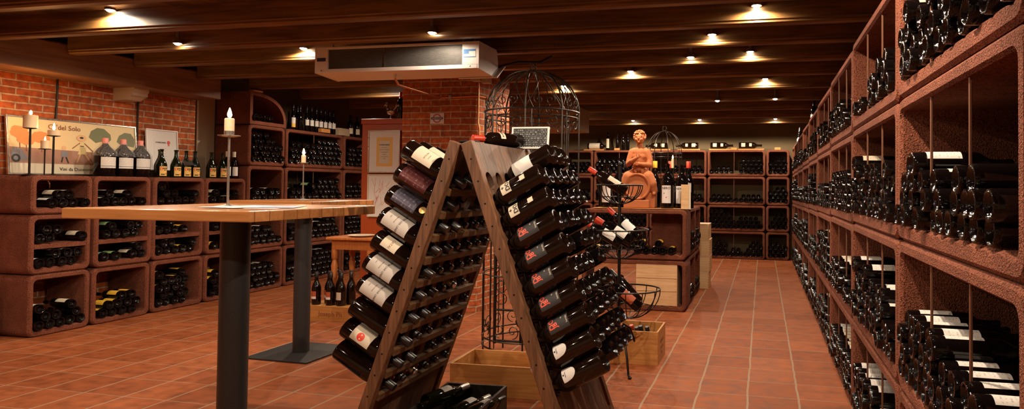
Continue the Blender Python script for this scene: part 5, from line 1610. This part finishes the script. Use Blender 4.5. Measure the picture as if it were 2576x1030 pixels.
# stack of pale boxes behind the island
for k in range(4):
    z = [0, .215, .405, .610][k]; h = [.213, .188, .203, .19][k]
    t = thing('pine_box', f'pale dovetailed pine box, {["lowest of the stack", "second from floor in the stack", "third from floor in the stack", "topmost of the stack"][k]} by the aisle', 'box', (-.80 + (.012 if k in (1, 2) else 0), 8.40, z), 0, 'stack of pale pine boxes')
    MB().box(-.16, .155, -.17, .17, 0, h - .014, .002).obj('body', 'pine', t)
    MB().box(-.162, .157, -.172, .172, h - .013, h, .002).obj('lid', 'pine', t)
    for j in range(6): MB().box(.144, .1565, -.1712, -.1695, .012 + j * h / 7, .012 + (j + .5) * h / 7).obj('dovetail', 'crate', t)

# ------------------------------------------------------------------ statue
ZI = 1.028
o = MB().box(-1.72, -.80, 6.63, 6.95, ZI, ZI + .006, .002).obj('serving_board', 'crate'); tag(o, 'thin wooden board on the island top under the statue', 'board')
ZI2 = ZI + .006
t = thing('cherub_statue', 'terracotta statue of a curly-haired cherub sitting astride a wine barrel', 'statue', (-1.25, 6.78, ZI2))
MB().box(-.155, .115, -.11, .11, 0, .085, .012).obj('plinth', 'terracotta', t)
MB().box(.06, .165, -.06, .10, 0, .16, .012).obj('side_step', 'terracotta', t)
bz = .222
mb = MB().lathe([(0, -.085), (.112, -.085), (.114, -.093), (.128, -.10), (.138, -.095), (.142, -.06), (.148, 0), (.142, .07), (.13, .11), (0, .11)], 48)
mb.xf(Matrix.Translation((-.015, -.01, bz)) @ Matrix.Rotation(-PI / 2, 4, 'X'))
mb.obj('barrel', 'terracotta', t, True)
MB().lathe([(0, 0), (.008, 0), (.008, .02), (0, .02)], 12).xf(Matrix.Translation((.035, -.098, bz - .04)) @ Matrix.Rotation(PI / 2, 4, 'X')).obj('barrel_tap', 'terracotta', t, True)
def limb(mb, pts, rs, n=14):
    # capsule chain: dense ellipsoids for a continuous voxel body
    for (a, b), (ra, rb) in zip(zip(pts, pts[1:]), zip(rs, rs[1:])):
        a, b = Vector(a), Vector(b)
        k = max(3, int((b - a).length / .007))
        for i in range(k + 1):
            q = i / k; r = ra + (rb - ra) * q
            mb.ellipsoid(a + (b - a) * q, (r, r, r), 18)
mb = MB()
limb(mb, [(-.01, .03, .34), (-.01, .025, .42), (-.012, .02, .50), (-.012, .02, .57)], [.088, .074, .082, .078])
limb(mb, [(-.065, .02, .580), (.045, .02, .580)], [.050, .050])
mb.ellipsoid((-.012, -.022, .53), (.072, .040, .055), 16)
mb.ellipsoid((-.01, -.035, .42), (.065, .05, .06), 16)
limb(mb, [(-.012, .02, .60), (-.010, .012, .66)], [.036, .032])
# arm on the viewer's left: elbow out and down, hand up at the chest
limb(mb, [(-.088, .01, .580), (-.115, -.01, .50), (-.122, -.03, .455)], [.040, .032, .028])
limb(mb, [(-.122, -.03, .455), (-.075, -.085, .485), (-.020, -.105, .515)], [.029, .024, .018])
mb.ellipsoid((-.008, -.110, .525), (.018, .014, .020), 12)
for k in range(4): limb(mb, [(-.004 + .006 * k, -.114, .535 - .004 * k), (.008 + .008 * k, -.118, .562 - .009 * k)], [.0065, .005])
limb(mb, [(-.016, -.112, .53), (-.018, -.122, .552)], [.0065, .005])
# other arm: forearm across the belly, fist
limb(mb, [(.068, .01, .580), (.098, .0, .50), (.102, -.02, .445)], [.041, .033, .029])
limb(mb, [(.102, -.02, .445), (.055, -.080, .448), (.010, -.100, .455)], [.031, .025, .021])
mb.ellipsoid((-.004, -.106, .455), (.022, .020, .022), 12)
for k in range(4): limb(mb, [(-.008, -.122, .470 - .010 * k), (-.026, -.116, .468 - .010 * k)], [.0065, .006])
# thighs astride the barrel, shins and feet
limb(mb, [(-.045, .02, .345), (-.115, -.045, .315), (-.150, -.055, .25)], [.075, .066, .054])
limb(mb, [(-.150, -.055, .25), (-.165, -.03, .16), (-.160, -.02, .10)], [.050, .040, .028])
limb(mb, [(.025, .02, .345), (.090, -.045, .320), (.130, -.055, .25)], [.075, .066, .056])
limb(mb, [(.130, -.055, .25), (.150, -.03, .18), (.150, -.02, .15)], [.052, .042, .030])
limb(mb, [(-.160, -.02, .095), (-.165, -.075, .085)], [.026, .018])
limb(mb, [(.148, -.02, .155), (.160, -.08, .150)], [.028, .019])
# head
hc = Vector((-.008, -.005, .735))
mb.ellipsoid(hc, (.058, .060, .066), 20); mb.ellipsoid(hc + Vector((0, -.014, -.028)), (.046, .044, .038), 16)
mb.ellipsoid(hc + Vector((0, -.062, -.014)), (.010, .012, .012), 10); mb.ellipsoid(hc + Vector((0, -.060, .002)), (.006, .008, .016), 10)
mb.ellipsoid(hc + Vector((-.026, -.046, -.024)), (.016, .014, .014), 10); mb.ellipsoid(hc + Vector((.026, -.046, -.024)), (.016, .014, .014), 10)
mb.ellipsoid(hc + Vector((0, -.052, -.052)), (.014, .012, .010), 10); mb.ellipsoid(hc + Vector((0, -.056, -.034)), (.016, .008, .0045), 10)
mb.ellipsoid(hc + Vector((0, -.055, -.042)), (.012, .008, .0045), 10)
mb.ellipsoid(hc + Vector((-.022, -.050, .014)), (.016, .010, .005), 10); mb.ellipsoid(hc + Vector((.022, -.050, .014)), (.016, .010, .005), 10)
mb.ellipsoid(hc + Vector((-.060, .0, -.008)), (.008, .012, .016), 10); mb.ellipsoid(hc + Vector((.060, .0, -.008)), (.008, .012, .016), 10)
body = mb.obj('body', 'terracotta', t, True)
rm = body.modifiers.new('skin', 'REMESH'); rm.mode = 'VOXEL'; rm.voxel_size = .0042; rm.use_smooth_shade = True
sm = body.modifiers.new('smooth', 'SMOOTH'); sm.factor = .5; sm.iterations = 5
for sx in (-1, 1):
    MB().ellipsoid(hc + Vector((sx * .021, -.051, .003)), (.0095, .007, .006), 12).obj('eye', 'terracotta', t, True)
mb = MB(); rr = random.Random(8)
for k in range(70):
    th = rr.uniform(0, 2 * PI); el = rr.uniform(-.2, 1.5)
    d_ = Vector((math.cos(th) * math.cos(el), math.sin(th) * math.cos(el), math.sin(el)))
    if d_.y < -.55 and d_.z < .45: continue
    mb.ellipsoid(hc + Vector((d_.x * .060, d_.y * .062, d_.z * .068 + .004)), (.014, .014, .011), 8)
hr = mb.obj('curly_hair', 'terracotta', t, True)
rm = hr.modifiers.new('skin', 'REMESH'); rm.mode = 'VOXEL'; rm.voxel_size = .0035; rm.use_smooth_shade = True
# ivy apron of the figure
mb = MB()
for k in range(22):
    a = rr.uniform(-.9, .9); z = rr.uniform(.33, .43)
    mb.ellipsoid((-.01 + .085 * math.sin(a), .02 - .105 * math.cos(a), z), (.014, .006, .011), 8)
cl = mb.obj('vine_leaf_apron', 'terracotta', t, True)
rm = cl.modifiers.new('skin', 'REMESH'); rm.mode = 'VOXEL'; rm.voxel_size = .0035; rm.use_smooth_shade = True

# ------------------------------------------------------------------ bottles round the statue
def prof_big(r=.068, L=.46): return [(0, .04), (.03, .012), (.055, .002), (r - .003, .002), (r, .012), (r, .27), (r - .005, .30), (r - .022, .335), (.026, .365), (.021, .39), (.020, L - .02), (.024, L - .018), (.024, L - .004), (.018, L), (0, L)]
bigm = MB().lathe(prof_big(), 40).mesh('large_bottle_glass', 'glass', True, .9)
bigm2 = MB().lathe(prof_big(.058, .50), 40).mesh('large_bottle_glass', 'glass', True, .9)
def upr(name, me, x, y, z, label, lb=None, R=.068, lz=(.09, .20), span=.75, cap=None, L=.46, cr=.0245, group=None, caph=.07):
    o = link(name, me); o.location = (x, y, z); o.rotation_euler = (0, 0, -.12); tag(o, label, 'bottle', group)
    if lb: band(R, -span, span, lz[0], lz[1]).obj('label', lb, o, True)
    if cap: link('capsule', capsule(cap, cr, L, caph), o)
    return o
o = upr('large_bottle', bigm, -.952, 6.72, ZI2, 'large black bottle, white label lettered NERO, on the island', 'plain_white', lz=(.055, .235))
o['label'] = 'large black bottle with white nero label beside the statue on the island'
ring_text('NERO', .034, 'ink', o, .068, .207, .0008)
for a_, z_, mt in ((-.28, .155, 'postergreen'), (.05, .115, 'red')):
    mb = MB().lathe([(0, .0004), (.006, .0004), (.006, 0)], 10)
    for i, v in enumerate(mb.v):
        a = v[0] / .068 + a_; q = .0690 + v[2]; mb.v[i] = (q * math.sin(a), -q * math.cos(a), z_ + v[1])
    mb.obj('label_mark', mt, o)
o = upr('large_bottle', bigm, -.83, 6.90, ZI2 - .006, 'second large black bottle with white label behind the pine slip box', 'plain_white', lz=(.055, .235))
ring_text('NERO', .034, 'ink', o, .068, .207, .0008)
upr('large_bottle', bigm2, -.965, 7.02, ZI2 - .006, 'tall dark bottle behind the nero one, red capsule and white label', 'plain_white', .058, (.17, .27), cap='redcap', L=.50)
upr('large_bottle', bigm2, -.775, 7.05, ZI2 - .006, 'tall dark bottle nearest the aisle on the island, red capsule', 'plain_white', .058, (.17, .27), cap='redcap', L=.50)
upr('large_bottle', bigm2, -1.125, 6.98, ZI2 - .006, 'tall dark bottle with orange capsule right behind the statue thigh', None, .058, cap='yellowcap', L=.50)
upr('large_bottle', bigm, -1.585, 6.74, ZI2, 'large black bottle with white label on the cage side of the statue', 'plain_white', lz=(.055, .235))
upr('large_bottle', bigm, -1.50, 6.90, ZI2, 'large black bottle behind the statue elbow on the cage side', None)
upr('large_bottle', bigm2, -1.46, 7.06, ZI2 - .006, 'tall black bottle behind the statue with black capsule', None, .058, cap='blackcap', L=.50)
upr('large_bottle', bigm, -1.66, 6.92, ZI2, 'large black bottle outermost on the cage side of the island', None)
t = thing('pine_slip_box', 'upright pale pine bottle box with slide lid at the island end', 'box', (-.765, 6.73, ZI2 - .005), .1)
MB().box(-.048, .030, -.05, .05, 0, .250, .002).obj('front_board', 'pine', t)
MB().box(.0305, .050, -.05, .05, 0, .245, .002).obj('side_board', 'plain_cream', t)
# candle by the statue
t = thing('candlestick', 'black candlestick rising behind the nero bottle', 'candlestick', (-.925, 6.90, ZI2 - .006))
MB().lathe([(0, 0), (.045, 0), (.045, .004), (.01, .01), (0, .01)], 20).obj('base', 'blackiron', t, True)
MB().tube([(0, 0, .008), (0, 0, .42)], .006, 8).obj('stem', 'blackiron', t, True)
MB().lathe([(0, .418), (.03, .42), (.03, .425), (0, .425)], 20).obj('dish', 'blackiron', t, True)
c = thing('candle', 'lit pale candle behind the nero bottle beside the statue', 'candle', (-.925, 6.90, ZI2 + .4195))
MB().lathe([(0, 0), (.014, 0), (.014, .095), (0, .093)], 16).obj('wax_body', 'wax', c, True)
MB().lathe([(0, .0), (.008, .010), (.005, .028), (0, .042)], 12).xf(Matrix.Translation((0, 0, .095))).obj('flame', 'flame', c, True)
ld = bpy.data.lights.new('candle_light', 'POINT'); ld.energy = 2.5; ld.color = (1, .5, .18); ld.shadow_soft_size = .01
link('candle_glow', ld, c).location = (0, 0, .12)
# second iron cage on the island
iron_cage('iron_candle_cage', 'smaller domed wire cage standing on the island behind the statue', -1.07, 7.28, 1.023, 1.625, 1.925, .195, 8, legs_to=0.003, phase=.35, thick=.0042, big=False, rings=((.003, .195, .004), (.30, .195, .003)))

# ================================================================== FLOOR CRATES
t = crate('wine_crate', 'amber stamped crate with red-capped bottles on floor by the basket stand', -.905, 4.745, math.radians(0), .44, .36, .235)
t.location = (-.93, 4.77, 0)
FT = Matrix(((0, 0, 1, .2206), (1, 0, 0, 0), (0, 1, 0, 0), (0, 0, 0, 1)))
flat_text('chateau', .05, 'inkbrown', t, FT @ Matrix.Translation((0, .15, 0)))
flat_text('grand vin', .035, 'inkbrown', t, FT @ Matrix.Translation((0, .10, 0)))
flat_text('1995', .035, 'inkbrown', t, FT @ Matrix.Translation((0, .055, 0)))
for k, (dx, dy, cp) in enumerate(((-.10, .10, 'redcap'), (-.01, .09, 'redcap'), (.06, .08, 'blackcap'), (-.06, 0, 'blackcap'), (.04, -.01, 'blackcap'), (.11, .05, 'blackcap'))):
    loose('crate_bottle', BG['dark'], (-.93 + dx + .02, 4.77 + dy * .6 + .045, .055), (-.12, -.32, .9), (0, -1, 0), f'dark bottle {ORD[k]} in the stamped crate by the basket stand, {"red" if cp == "redcap" else "black"} capsule', 'wine bottle', 'bottles in the stamped crate', cap=cp).scale = (.9, .9, .62)
t = crate('long_crate', 'long open honey-coloured wooden crate behind the riddling rack feet', -1.44, 3.86, math.radians(2), .78, .36, .185, th=.014)
o = link('crate_bottle', BG['dark']); o.matrix_world = axis_matrix((-1.70, 3.98, .058), (.05, -1, .0), (0, 0, 1)); tag(o, 'black bottle lying in the long honey-coloured crate', 'wine bottle')
# dark tray with three dusty bottles
t = thing('dark_tray', 'open dark wooden box of dusty bottles on the floor inside the riddling rack', 'box', (-1.50, 3.12, 0), math.radians(3))
for b in ((-.17, .17, -.25, -.235), (-.17, .17, .235, .25)): MB().box(*b, 0, .17, .002).obj('end_board', 'blackwood', t)
for b in ((-.17, -.156, -.235, .235), (.156, .17, -.235, .235)): MB().box(*b, 0, .17, .002).obj('side_board', 'blackwood', t)
MB().box(-.156, .156, -.235, .235, .002, .012).obj('bottom_board', 'blackwood', t)
gT = 'dusty bottles in the dark tray'
loose('tray_bottle', BG['burg'], (-1.47, 2.99, .13), (.22, 1, .01), (-.2, -.3, .9), 'dusty bottle in the middle of the dark tray, pale label', 'wine bottle', gT, R=.040, cap='silvercap', lbl='white_label', lz=(.10, .16))
loose('tray_bottle', BG['burg'], (-1.385, 2.99, .13), (.22, 1, .01), (-.2, -.3, .9), 'dusty bottle along the tray side towards the aisle, pale label', 'wine bottle', gT, R=.040, cap='blackcap', lbl='white_label', lz=(.10, .16))
loose('tray_bottle', BG['burg'], (-1.615, 2.99, .180), (.32, 1, .02), (-.1, -.3, .9), 'dusty bottle lying highest across the dark tray edge, grey label', 'wine bottle', gT, R=.040, cap='silvercap', lbl='white_label', lz=(.10, .16))
loose('tray_bottle', BG['burg'], (-1.575, 2.99, .06), (.10, 1, .01), (-.2, -.3, .9), 'dusty bottle lowest in the dark tray', 'wine bottle', gT, R=.040, cap='blackcap')
o = MB().box(-6.12, -5.87, 3.86, 4.02, 0, .36, .003).obj('pale_carton', 'plain_white'); tag(o, 'pale upright carton at the floor beside the first low rack column', 'box')

# ================================================================== ON TOP OF THE FAR AND AISLE RACKS
ZFt = 1.923
for k, (x0, x1) in enumerate(((-3.26, -2.90), (-1.50, -1.12), (-.94, -.50), (-.44, .0), (-2.02, -1.66))):
    o = MB().box(x0, x1 + .02, 11.86, 12.02, ZFt, ZFt + .022, .002).obj('display_board', 'crate')
    tag(o, f'pale wooden display board on the far rack, {["nearest the iron cage", "behind the wire cage", "middle of the aisle end", "closest to the corner", "behind the statue head"][k]}', 'board', 'display boards on the far rack')
bigl = {'a': BG['magnum']}
for k, (x, sgn, lb_) in enumerate(((-3.20, 1, 'plain_cream'), (-1.14, -1, 'cream_label'), (-.92, 1, 'cream_label'), (-.42, 1, 'cream_label'), (-1.70, -1, 'cream_label'))):
    o = link('lying_magnum', BG['magnum'])
    o.matrix_world = axis_matrix((x if sgn > 0 else x, 11.94, ZFt + .082), (sgn, 0, 0), (0, -1, .2)) @ Matrix.Scale(1.14, 4); tag(o, f'magnum lying on the far rack, {["broad cream label, nearest the iron cage", "behind the wire cage", "middle of the aisle end", "closest to the corner", "behind the statue head"][k]}', 'wine bottle', 'magnums lying on the far rack')
    if k == 0: band(.052, -1.3, 1.3, .03, .21).obj('label', lb_, o, True)
    else:
        band(.052, -.6, .6, .04, .10).obj('label', lb_, o, True); band(.052, -.5, .5, .16, .20).obj('neck_label', lb_, o, True)
for k, (x, me, L) in enumerate(((-2.813, BORD, .30), (-2.632, upm2, .33), (-2.52, upm2, .33), (-2.431, upm2, .33))):
    o = link('upright_bottle', me); o.location = (x, 11.92, ZFt); o.scale = (1, 1, 1.0 if k else 1.15)
    tag(o, ['dark bottle with pink label alone on the far rack', 'first of three slim bottles on the far rack', 'middle of three slim bottles on the far rack', 'third slim bottle on the far rack beside the statue head'][k], 'bottle', 'upright bottles on the far rack')
    if k == 0: band(.0375, -.9, .9, .04, .19).obj('label', 'cream_label', o, True)
    link('capsule', capsule('blackcap', .0172 if k == 0 else .0155, L), o)
for k, (x, y) in enumerate(((-2.62, 11.84), (-.50, 11.84), (.25, 11.84))):
    o = MB().box(x - .05, x + .05, y - .012, y + .012, ZFt, ZFt + .04, .002).obj('price_tag', 'crate'); tag(o, f'small wooden price tag on the far rack, {["below the slim bottles", "between the lying magnums", "in the corner"][k]}', 'price tag')
for k, (x, y, z) in enumerate(((.60, 8.29, 2.015), (.60, 11.3, 1.965), (.60, 11.55, 1.965))):
    o = link('upright_bottle', BORD); o.location = (x, y, z); o.rotation_euler = (0, 0, -.9)
    tag(o, ['dark bottle with white label standing alone on the aisle rack top', 'dark bottle on the aisle rack top near the far corner, front one', 'dark bottle on the aisle rack top in the far corner'][k], 'bottle')
    band(.0375, -.9, .9, .04, .13).obj('label', 'plain_white', o, True); link('capsule', capsule('blackcap', .0172, .30), o)
